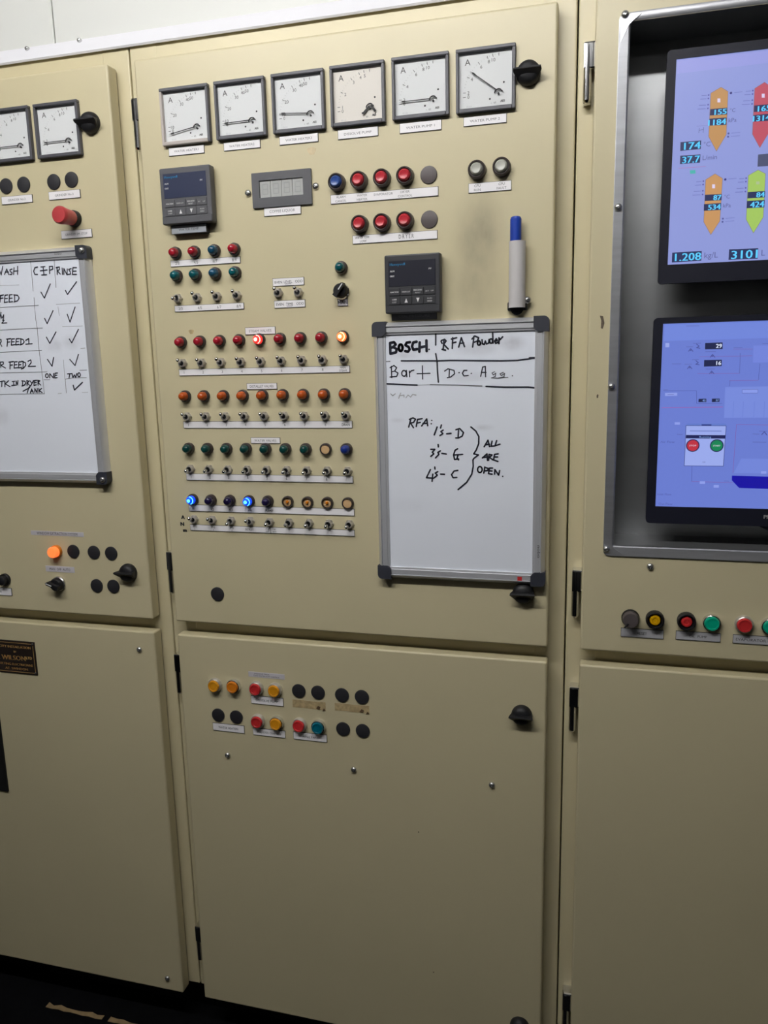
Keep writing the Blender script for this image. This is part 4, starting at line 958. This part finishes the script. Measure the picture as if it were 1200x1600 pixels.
it = [(p, 2.2, K) for p in ([(25, 0), (45, 5), (20, 35), (75, 32)], [(-4, 218), (12, 215), (15, 240), (0, 255), (20, 290)], [(85, 210), (78, 290)], [(72, 212), (120, 205)], [(80, 245), (110, 242)],
      [(160, 208), (130, 210), (125, 278), (165, 272)], [(128, 242), (158, 240)], [(210, 205), (180, 208), (175, 275), (212, 270)], [(178, 240), (205, 238)], [(232, 208), (230, 272)],
      [(220, 206), (255, 215), (268, 240), (255, 262), (222, 275)], [(285, 225), (318, 205), (320, 265)], [(285, 268), (355, 262)], [(512, 190), (550, 258), (618, 132)], [(765, 210), (792, 252), (865, 105)],
      [(5, 465), (10, 525)], [(0, 465), (35, 462), (38, 485), (10, 500), (60, 530)], [(112, 462), (110, 540)], [(98, 465), (150, 458)], [(112, 498), (140, 495)], [(190, 460), (160, 462), (155, 530), (195, 525)],
      [(158, 495), (188, 492)], [(235, 460), (208, 462), (205, 528), (240, 522)], [(206, 495), (232, 492)], [(255, 455), (255, 535)], [(240, 455), (280, 470), (285, 500), (262, 530), (235, 540)],
      [(310, 455), (340, 440), (345, 470), (312, 512), (392, 510)], [(525, 435), (575, 510), (592, 415)], [(770, 435), (828, 502), (865, 380)], ell(518, 615, 15, 22), [(548, 638), (550, 592), (590, 640), (592, 590)],
      [(635, 585), (608, 588), (605, 640), (632, 636)], [(606, 612), (628, 610)], [(745, 595), (790, 592)], [(770, 595), (762, 640)], [(795, 590), (805, 635), (822, 605), (835, 635), (848, 590)], ell(872, 605, 14, 22),
      [(0, 680), (45, 672)], [(22, 675), (20, 735)], [(55, 675), (55, 738)], [(95, 670), (58, 705), (110, 735)], [(135, 680), (165, 675)], [(150, 678), (152, 720)], [(130, 722), (170, 718)],
      [(180, 720), (178, 672), (195, 715), (198, 668)], [(250, 670), (248, 725)], [(240, 672), (275, 675), (285, 698), (270, 718), (242, 728)], [(298, 668), (300, 722)], [(295, 668), (320, 675), (302, 695), (325, 720)],
      [(330, 670), (350, 695)], [(370, 668), (345, 715), (320, 745)], [(405, 665), (378, 668), (375, 722), (402, 715)], [(377, 692), (400, 690)], [(418, 665), (420, 720)], [(415, 665), (440, 670), (420, 690), (450, 718)],
      [(255, 785), (330, 745)], [(318, 745), (300, 805)], [(335, 805), (350, 760), (368, 805)], [(340, 785), (365, 785)], [(385, 800), (385, 755), (410, 802), (412, 755)], [(428, 755), (430, 800)], [(460, 755), (430, 778), (465, 800)])]
it += [([(808, 720), (822, 772), (910, 688)], 2.6, K)]
it += [(p, .9, G) for p in ([(0, 112), (200, 100), (470, 88)], [(395, 0), (410, 90), (430, 330), (460, 560), (490, 815)], [(0, 357), (250, 345), (460, 335)], [(0, 585), (300, 577), (520, 572)], [(880, 555), (958, 552)],
      [(485, 660), (550, 660)], [(720, 652), (800, 640), (955, 636)], [(720, 655), (732, 805)], [(0, 822), (250, 815), (490, 812)])]
it += [(p, .9, Q) for p in ([(690, 75), (910, 65)], [(890, 315), (940, 310)], [(700, 440), (715, 650)], [(640, 812), (680, 808)], [(905, 800), (970, 798)])]
write(wb2, w2x, w2z, 0, 500, 7.06, it)
# smudged ink left by wiping, maker's marks and a red scrap on the lower rail
b = MB(); text(b, 'nobo', F(91, 396.5, .014).x-w2x, F(91, 396.5, .014).z-w2z, .0034, 'ink', -.0150, width=.016); b.build('maker_mark', wb2, smooth=False)
b = MB(); p = F(842, 862, .014); text(b, 'nobo', p.x-w1x, p.z-w1z, .0050, 'ink', -.0150, width=.022, rot=-math.pi/2); b.build('maker_mark', wb1, smooth=False)
b = MB(); p = F(812, 904, .014); b.prism([(p.x-w1x-.004, p.z-w1z-.0035), (p.x-w1x+.004, p.z-w1z-.0035), (p.x-w1x+.004, p.z-w1z+.0035), (p.x-w1x-.004, p.z-w1z+.0035)], -.0135, -.0152, 'cap_red'); b.build('red_tape', wb1, smooth=False)

# ------------------------------------------------------------------ nameplate and cover on the left lower door
q = [F(0, 999), F(53.5, 1003), F(60.5, 1055), F(0, 1050)]
x1 = (q[1].x+q[2].x)/2; z1 = (q[0].z+q[1].z)/2; z0 = (q[2].z+q[3].z)/2; x0 = x1-.20
t = thing('nameplate', 'black and brass maker nameplate on the lower door', 'nameplate', (x0+.10, 0, (z0+z1)/2))
w, h = .10, (z1-z0)/2
b = MB(); b.box(-w, w, -.0016, .0004, -h, h, 'nameplate_black', .0005, 1); po = b.build('plate', t)
b = MB(); y = -.0018
k = .0045
for a0, a1, c0, c1 in ((-w+k, w-k, h-k-.0006, h-k), (-w+k, w-k, -h+k, -h+k+.0006), (-w+k, -w+k+.0006, -h+k, h-k), (w-k-.0006, w-k, -h+k, h-k)): rect(b, a0, a1, c0, c1, 'brass', y)
text(b, 'ELECTRICITY INSTALLATION', w-.011, h*.64, .0056, 'brass', y, 'R', .112, bold=.0003); text(b, 'BY', w-.052, h*.34, .0045, 'brass', y)
text(b, 'R. WILSON', w-.027, -.001, .0112, 'brass', y, 'R', .078, bold=.0005); text(b, 'LTD', w-.010, .001, .0062, 'brass', y, 'R', .015)
text(b, 'CONSULTING ELECTRICIANS', w-.010, -h*.42, .0054, 'brass', y, 'R', .108, bold=.0003); text(b, 'AT. SWINDON', w-.024, -h*.68, .0054, 'brass', y, 'R', .058, bold=.0003)
b.build('lettering', t, smooth=False)
for sx in (-1, 1):
    for sz in (-1, 1):
        b = MB(); b.lathe([(.0024, .001), (.0024, .0022), (.0012, .003), (0, .003)], 'screw_steel', 10); b.build('rivet', t, (sx*(w-.0052), 0, sz*(h-.0052)))
q = F(14.5, 1236); qt = F(0, 1105)
t = thing('cover_plate', 'black rectangular cover on the lower door below the nameplate', 'cover', (q.x-.12, 0, q.z))
b = MB(); b.box(-.12, .12, -.004, .0005, 0, .20, 'plinth_black', .001, 1); b.build('panel', t)
for sx in (-.11, .11): put('screw', shared('screw', screw_mesh, 'screw'), t, (sx, -.0035, .19))

# ------------------------------------------------------------------ stainless surround and monitors
DEP = .097
t = thing('steel_surround', 'brushed stainless steel recessed surround around both monitors', 'surround', ((BX0+BX1)/2, 0, BZ0))
ox, oz = -(BX0+BX1)/2, -BZ0
FWD = .0165
b = MB()
o1 = rrect(BX0+ox, BX1+ox, 0, BZ1+oz, .010, 4); i1 = rrect(BX0+FWD+ox, BX1-FWD+ox, FWD*1.1, BZ1+oz-FWD*.75, .003, 4)
# folded sheet: flat outer edge, face sloping gently into the recess, rolled inner lip
sl = [(o1, .0002), (o1, -.0024), (rrect(BX0+ox+.0012, BX1+ox-.0012, .0012, BZ1+oz-.0012, .009, 4), -.0030),
      (rrect(BX0+FWD+ox-.0022, BX1-FWD+ox+.0022, FWD*1.1-.0022, BZ1+oz-FWD*.75+.0022, .004, 4), -.0016), (i1, .0006), (i1, .004)]
n = len(o1); vs = [(x, y, z) for pl, y in sl for x, z in pl]
b.add(vs, [(k*n+i, k*n+(i+1) % n, (k+1)*n+(i+1) % n, (k+1)*n+i) for k in range(len(sl)-1) for i in range(n)], 'brushed_steel'); b.build('flange', t)
for sx, sz in ((0, 0), (0, 1), (1, 0), (1, 1)):
    def q(u, v): return ((BX1-u if sx else BX0+u)+ox, BZ1+oz-v if sz else v)
    b = MB(); b.prism([q(.003, .010), q(.006, .004), q(.011, .0025), q(.034, .0025), q(.019, .0135), q(.0145, .018), q(.003, .042)], -.0012, -.0033, 'brushed_steel'); b.build('corner_piece', t, smooth=False)
b = MB(); n = len(i1); y0, y1 = .0001, DEP
i2 = i1
vs = [(x, y0, z) for x, z in i1]+[(x, y1, z) for x, z in i2]
b.add(vs, [(i, (i+1) % n, n+(i+1) % n, n+i) for i in range(n)], 'recess_steel')
x0, x1, z0, z1 = BX0+FWD+ox, BX1-FWD+ox, FWD*1.1, BZ1+oz-FWD*.75
b.box(x0-.002, x1+.002, DEP, DEP+.003, z0-.002, z1+.002, 'recess_steel'); b.build('recess_box', t, smooth=False)
for px, py in ((977, 23), (966, 324), (955.5, 604), (947.5, 858)):
    p = F(px, py, .002)
    for xx in (p.x, BX0+BX1-p.x): put('screw', shared('screw', screw_mesh, 'screw'), t, (xx+ox, -.002, p.z+oz))

SD = -.0150                                    # the screens lie this far behind the door faces
SCOL = [srgb(139, 150, 212), srgb(103, 122, 205)]
def scr(ox, oy, sc, pts): return [F(ox+x/sc, oy+y/sc, SD) for x, y in pts]
def monitor(corner_tl, corner_bl, otl, obl, label, base, draw):
    a, c = F(*corner_tl, SD), F(*corner_bl, SD); sx = (a.x+c.x)/2; sz1, sz0 = a.z, c.z
    o1, o0 = F(*otl, SD+.001), F(*obl, SD+.001); x0 = (o1.x+o0.x)/2; z1, z0 = o1.z, o0.z
    W = (sz1-sz0)*16/9; x1 = sx+W+(sx-x0)
    cx = (x0+x1)/2
    t = thing('monitor', label, 'monitor', (cx, -SD, z0), 'monitors in the steel surround')
    b = MB(); yf = -.0015; yb = .042
    ou = rrect(x0-cx, x1-cx, 0, z1-z0, .006, 4); inn = rrect(sx-cx, sx+W-cx, sz0-z0, sz1-z0, .0004, 4)
    b.ring(ou, inn, yf, .012, 'monitor_black'); b.build('bezel', t)
    b = MB(); b.box(x0-cx+.006, x1-cx-.006, .011, yb, .006, z1-z0-.006, 'monitor_black', .006); b.build('rear_housing', t)
    b = MB(); b.box(-.05, .05, yb-.001, DEP+SD+.001, .10, .20, 'monitor_black', .004); b.build('wall_mount', t)
    b = MB(); y = .0010
    b.add([(sx-cx, y, sz0-z0), (sx+W-cx, y, sz0-z0), (sx+W-cx, y, sz1-z0), (sx-cx, y, sz1-z0)], [(0, 1, 2, 3)], 'screen_light', base); so = b.build('screen', t, smooth=False)
    b = MB(); draw(b, cx, z0); b.build('screen_graphics', so, smooth=False)
    return t, cx, z0, x0, x1, z1
def P(b, cx, z0, o, pts, col, k=1):
    q = scr(*o, pts); b.add([(p.x-cx, .0010-.00012*k, p.z-z0) for p in q], [tuple(range(len(q)))], 'screen_light', col)
def PL(b, cx, z0, o, pts, col, w=.8, k=1):
    q = scr(*o, pts); stroke(b, [(p.x-cx, p.z-z0) for p in q], w/1000, 'screen_light', .0010-.00012*k, col)
def PT(b, cx, z0, o, s, x, y, h, col, align='L', width=None, k=3, bold=0):
    p = scr(*o, [(x, y)])[0]; text(b, s, p.x-cx, p.z-z0, h/1000, 'screen_light', .0010-.00012*k, align, width/1000 if width else None, col, bold=bold)
def PD(b, cx, z0, o, x, y, r, col, k=1):
    p = scr(*o, [(x, y)])[0]; disc(b, p.x-cx, p.z-z0, r/1000, r/1000, 'screen_light', .0010-.00012*k, 24, col)
OR, RD, YG, NV, CY = srgb(188, 140, 82), srgb(186, 76, 92), srgb(160, 196, 90), srgb(32, 42, 84), srgb(95, 205, 255)
TXC = srgb(85, 90, 150)
A_, B_ = (1040, 80, 7.5), (1040, 240, 7.5)
def draw1(b, cx, z0):
    a = (b, cx, z0)
    P(*a, (1000, 0, 6), [(352, 560), (1300, 460), (1300, 575), (350, 690)], srgb(147, 152, 218))
    edge = srgb(120, 105, 110)
    for o, pts, col in ((A_, [(650, 420), (733, 470), (712, 975), (597, 1170), (505, 1000), (530, 490)], OR), (A_, [(1160, 362), (1245, 420), (1225, 930), (1105, 1130), (1018, 970), (1045, 435)], RD),
                        (B_, [(580, 235), (668, 290), (636, 790), (530, 950), (447, 800), (470, 305)], srgb(196, 145, 88)), (B_, [(1085, 190), (1172, 235), (1145, 745), (1030, 930), (945, 770), (970, 255)], YG)):
        n0, f0 = len(b.v), len(b.f)
        P(*a, o, pts, col, 2); PL(*a, o, pts+[pts[0]], edge, .5, 3)
        for dx in (.135, .270):                # the same vessels go on along the picture
            n1 = len(b.v); f1 = len(b.f)
            vs = b.v[n0:n0+(n1-n0 if dx < .2 else rep)]; rep = len(vs)
            fs = [[i-n0 for i in f] for f in b.f[f0:f1]] if dx < .2 else fs; cs = b.c[f0:f1] if dx < .2 else cs
            for f, c in zip(fs, cs): b.add([(vs[i][0]+dx, vs[i][1], vs[i][2]) for i in f], [tuple(range(len(f)))], 'screen_light', c)
    for o, x, y in ((A_, 625, 575), (A_, 1145, 520), (B_, 563, 383)): P(*a, o, [(x-17, y-23), (x+17, y-23), (x+17, y+23), (x-17, y+23)], srgb(215, 205, 235), 3)
    P(*a, B_, [(1062, 325), (1102, 325), (1102, 360), (1062, 360)], srgb(170, 190, 140), 3)
    for o, pts, s in ((A_, [(525, 678), (722, 660), (720, 740), (518, 752)], '155'), (A_, [(513, 790), (716, 775), (712, 862), (510, 872)], '1184'), (A_, [(1040, 635), (1240, 618), (1236, 700), (1034, 712)], '165'),
                      (A_, [(1028, 748), (1236, 730), (1230, 812), (1024, 826)], '1314'), (B_, [(463, 482), (660, 472), (656, 545), (460, 555)], '87'), (B_, [(450, 592), (652, 578), (648, 660), (447, 670)], '534'),
                      (B_, [(965, 450), (1168, 438), (1164, 512), (960, 524)], '84'), (B_, [(955, 555), (1163, 542), (1158, 630), (950, 640)], '424'),
                      (A_, [(175, 1065), (418, 1045), (412, 1145), (172, 1168)], '174'), (B_, [(172, 25), (410, 8), (402, 105), (168, 122)], '37.7'),
                      (B_, [(78, 1160), (425, 1140), (418, 1255), (73, 1275)], '1.208'), (B_, [(745, 1122), (1087, 1108), (1080, 1230), (738, 1245)], '3101')):
        P(*a, o, pts, NV, 4)
        hh = abs(pts[3][1]-pts[0][1])/7.5*1.12*.70
        mx = (pts[1][0]+pts[2][0])/2-6; my = (pts[1][1]+pts[2][1])/2
        bw = (pts[1][0]-pts[0][0])/7.5*1.12
        PT(*a, o, s, mx, my, hh, CY, 'R', min(hh*.72*len(s.replace('.', ''))+(hh*.3 if '.' in s else 0), bw*.90), 5, bold=.0004)
    for o, s, x, y, h in ((A_, '°C', 755, 692, 5.5), (A_, 'kPa', 740, 808, 6), (A_, '°C', 447, 1090, 7), (B_, 'L/min', 435, 48, 7), (B_, '°C', 690, 505, 5.5), (B_, 'kPa', 675, 608, 6), (B_, 'kg/L', 455, 1190, 9), (B_, 'L', 1125, 1160, 9)):
        PT(*a, o, s, x, y, h, TXC)
    P(*a, B_, [(1085, 10), (1250, -5), (1250, 140), (1078, 152)], srgb(72, 78, 108), 2)
    PL(*a, B_, [(150, 170), (470, 150)], srgb(170, 110, 175), .6); P(*a, B_, [(285, 195), (350, 190), (352, 232), (288, 236)], srgb(70, 175, 170), 2)
    for o, dx, dy in ((A_, 0, 0), (A_, 518, -52), (B_, -62, 810-1000), (B_, 440, -1000+775)):
        ys = (512, 552, 625, 668) if o is A_ else (512, 552, 625, 668)
        for k, y in enumerate(ys):
            PD(*a, o, 505-k*3+dx, y+dy, 1.2, srgb(85, 80, 165), 2); PL(*a, o, [(425-k*15+dx, y+dy+8), (480-k*4+dx, y+dy+4)], srgb(105, 112, 185), .9)
    for o, x, y in ((A_, 767, 488), (B_, 700, 302)):
        PD(*a, o, x, y, 1.7, srgb(40, 35, 120), 2); PL(*a, o, [(x+40, y-5), (x+130, y-14)], srgb(110, 118, 190), .8)
    for o, x, y in ((A_, 738, 962), (A_, 733, 1000), (B_, 672, 762), (B_, 668, 798)):
        PD(*a, o, x, y, 1.4, srgb(75, 80, 150), 2); PL(*a, o, [(x+35, y-3), (x+135, y-12)], srgb(110, 118, 190), .8)
    PL(*a, A_, [(420, 95), (580, 80)], srgb(115, 122, 190), .6); PL(*a, A_, [(365, 878), (500, 868)], srgb(120, 125, 190), .5)
    PL(*a, A_, [(395, 900), (390, 955)], TXC, .6); PL(*a, A_, [(448, 890), (440, 955)], TXC, .6); PL(*a, A_, [(395, 925), (445, 915)], TXC, .6)
S_, U_ = (1000, 470, 6), (1000, 630, 6)
def draw2(b, cx, z0):
    a = (b, cx, z0); DN, WH = srgb(22, 30, 70), srgb(225, 235, 255)
    LR, LB_ = srgb(130, 85, 165), srgb(70, 80, 160)
    P(*a, S_, [(230, 218), (1300, 190), (1300, 345), (222, 378)], srgb(110, 132, 215)); P(*a, S_, [(800, 810), (1300, 800), (1300, 1095), (788, 1098)], srgb(116, 136, 216))
    P(*a, S_, [(1065, 420), (1300, 415), (1300, 575), (1060, 580)], srgb(112, 130, 215), 1)
    for pts, s, h in (([(612, 395), (775, 390), (775, 452), (610, 455)], '29', 6.5), ([(602, 555), (768, 552), (766, 612), (600, 617)], '16', 6.5), ([(550, 920), (622, 918), (622, 950), (548, 950)], '45', 3.5), ([(675, 918), (747, 916), (745, 948), (673, 950)], '37', 3.5)):
        P(*a, S_, pts, DN, 2); PT(*a, S_, s, pts[1][0]-8, (pts[1][1]+pts[2][1])/2, h, WH if h > 5 else srgb(120, 150, 210), 'R', bold=.0002)
    for pts, c in (([(560, 525), (1050, 515)], LR), ([(940, 490), (935, 680)], LB_), ([(540, 682), (930, 680)], LR), ([(875, 452), (1055, 452)], LR), ([(1125, 590), (1112, 740)], LB_), ([(840, 748), (1112, 745)], LR),
                   ([(845, 748), (838, 800)], LB_), ([(220, 845), (530, 843)], LB_), ([(530, 843), (532, 960)], LB_), ([(532, 962), (770, 962)], LB_)): PL(*a, S_, pts, c, .55)
    PL(*a, S_, [(205, 1002), (775, 996)], srgb(160, 85, 165), .9)
    P(*a, S_, [(235, 865), (350, 862), (350, 890), (235, 893)], srgb(140, 155, 225), 1); P(*a, S_, [(238, 395), (275, 395), (275, 435), (238, 435)], srgb(150, 165, 228), 1)
    P(*a, S_, [(960, 832), (1105, 830), (1105, 865), (958, 866)], srgb(135, 152, 228), 2); PL(*a, S_, [(960, 832), (1105, 830), (1105, 865), (958, 866), (960, 832)], LB_, .4, 3)
    for x in (880, 970, 1075, 1170): PL(*a, S_, [(x, 945), (x-8, 1090)], srgb(95, 115, 205), .5, 2)
    for x, y in ((475, 462), (680, 517), (465, 625), (672, 672)):
        b_ = [(x-20, y+12), (x, y-14), (x+22, y+12)]; PL(*a, S_, b_, srgb(60, 65, 140), 1.0, 2); PD(*a, S_, x, y+2, .9, srgb(60, 65, 140), 3)
    for x, y in ((545, 425), (538, 580)): PL(*a, S_, [(x-15, y-20), (x+10, y), (x-15, y+15), (x+18, y+20)], srgb(60, 65, 140), 1.0, 2)
    for x, y, l in ((435, 432, 60), (420, 595, 65), (300, 592, 85), (500, 398, 70), (490, 552, 60), (615, 478, 95), (620, 640, 80), (880, 440, 80), (435, 235, 120), (1150, 400, 80), (220, 835, 40), (260, 880, 55)): PL(*a, S_, [(x, y), (x+l, y-1)], srgb(85, 95, 170), .7, 2)
    # start / stop panel
    P(*a, U_, [(432, 210), (808, 212), (782, 590), (415, 587)], srgb(152, 168, 233), 2); PL(*a, U_, [(432, 210), (808, 212), (782, 590), (415, 587), (432, 210)], srgb(40, 50, 110), .7, 4)
    P(*a, U_, [(440, 190), (808, 190), (808, 212), (436, 210)], srgb(95, 120, 200), 3); P(*a, U_, [(578, 198), (670, 198), (670, 210), (578, 210)], srgb(45, 60, 130), 4)
    P(*a, U_, [(432, 298), (800, 300), (798, 333), (430, 330)], srgb(18, 25, 80), 4); PT(*a, U_, 'Running', 612, 317, 3.0, srgb(130, 165, 230), 'C', 18, 5)
    PL(*a, U_, [(470, 260), (762, 262)], srgb(105, 120, 195), 1.2, 3)
    for x, y, c, s in ((495, 397, srgb(190, 45, 60), 'STOP'), (720, 398, srgb(15, 130, 80), 'START')):
        PD(*a, U_, x, y, 10.4, srgb(30, 30, 80), 4); PD(*a, U_, x, y, 8.8, c, 5); PT(*a, U_, s, x, y, 2.6, srgb(225, 225, 245), 'C', 11, 6)
    PT(*a, U_, '0.0', 600, 552, 2.6, TXC, 'C')
    for pts, c in (([(487, 590), (485, 735)], LB_), ([(485, 735), (870, 745)], LR), ([(905, 200), (872, 650)], LR), ([(905, 200), (1300, 206)], LR)): PL(*a, U_, pts, c, .6)
    P(*a, U_, [(862, 680), (2200, 715), (2200, 790), (2120, 835), (930, 795), (862, 725)], srgb(8, 0, 158), 3)
    P(*a, U_, [(950, 520), (1300, 525), (1300, 660), (880, 655)], srgb(112, 132, 214), 1)
    for s, x, y in (('Air Flow', 193, 362), ('Inlet Flow', 165, 852), ('Out Flow', 175, 942)): PT(*a, U_, s, x, y, 3.6, srgb(75, 85, 165), 'L', 22)
    for x, y, l in ((348, 292, 50), (1058, 288, 60), (1058, 365, 125), (790, 730, 45), (1120, 262, 70)): PL(*a, U_, [(x, y), (x+l, y+2)], srgb(85, 95, 170), .8, 2)
    for x, y in ((350, 190), (585, 745), (715, 780), (1160, 650)): P(*a, U_, [(x-25, y-12), (x+25, y-12), (x+25, y+12), (x-25, y+12)], srgb(140, 155, 228), 3)
    PL(*a, U_, [(1142, 295), (1166, 268), (1190, 297)], srgb(60, 65, 140), 1.2, 2)
t1 = monitor((1058, 92.5), (1042, 414), (1044, 79), (1027, 444), 'black monitor showing coloured rocket shaped vessels and blue readouts', SCOL[0], draw1)
t2 = monitor((1037, 506), (1023, 791), (1023, 497), (1008, 817), 'black monitor showing a pipe diagram with red and green round buttons', SCOL[1], draw2)
for (t, cx, z0, x0, x1, z1), s in ((t1, 1), (t2, 0)):
    p = F(1193, 810, SD); zz = .016
    b = MB(); text(b, 'PHILIPS', (p.x-cx), zz, .0066, 'print_white', -.0018, 'L', bold=.0004); b.build('maker_mark', t, smooth=False)
    xq = F(1184, 828, SD).x-cx
    b = MB(); b.prism([(xq, .0), (xq+.03, -.014), (-xq-.03, -.014), (-xq, .0), (-xq, .01), (xq, .01)], .002, .040, 'monitor_black'); b.build('neck', t, smooth=False)
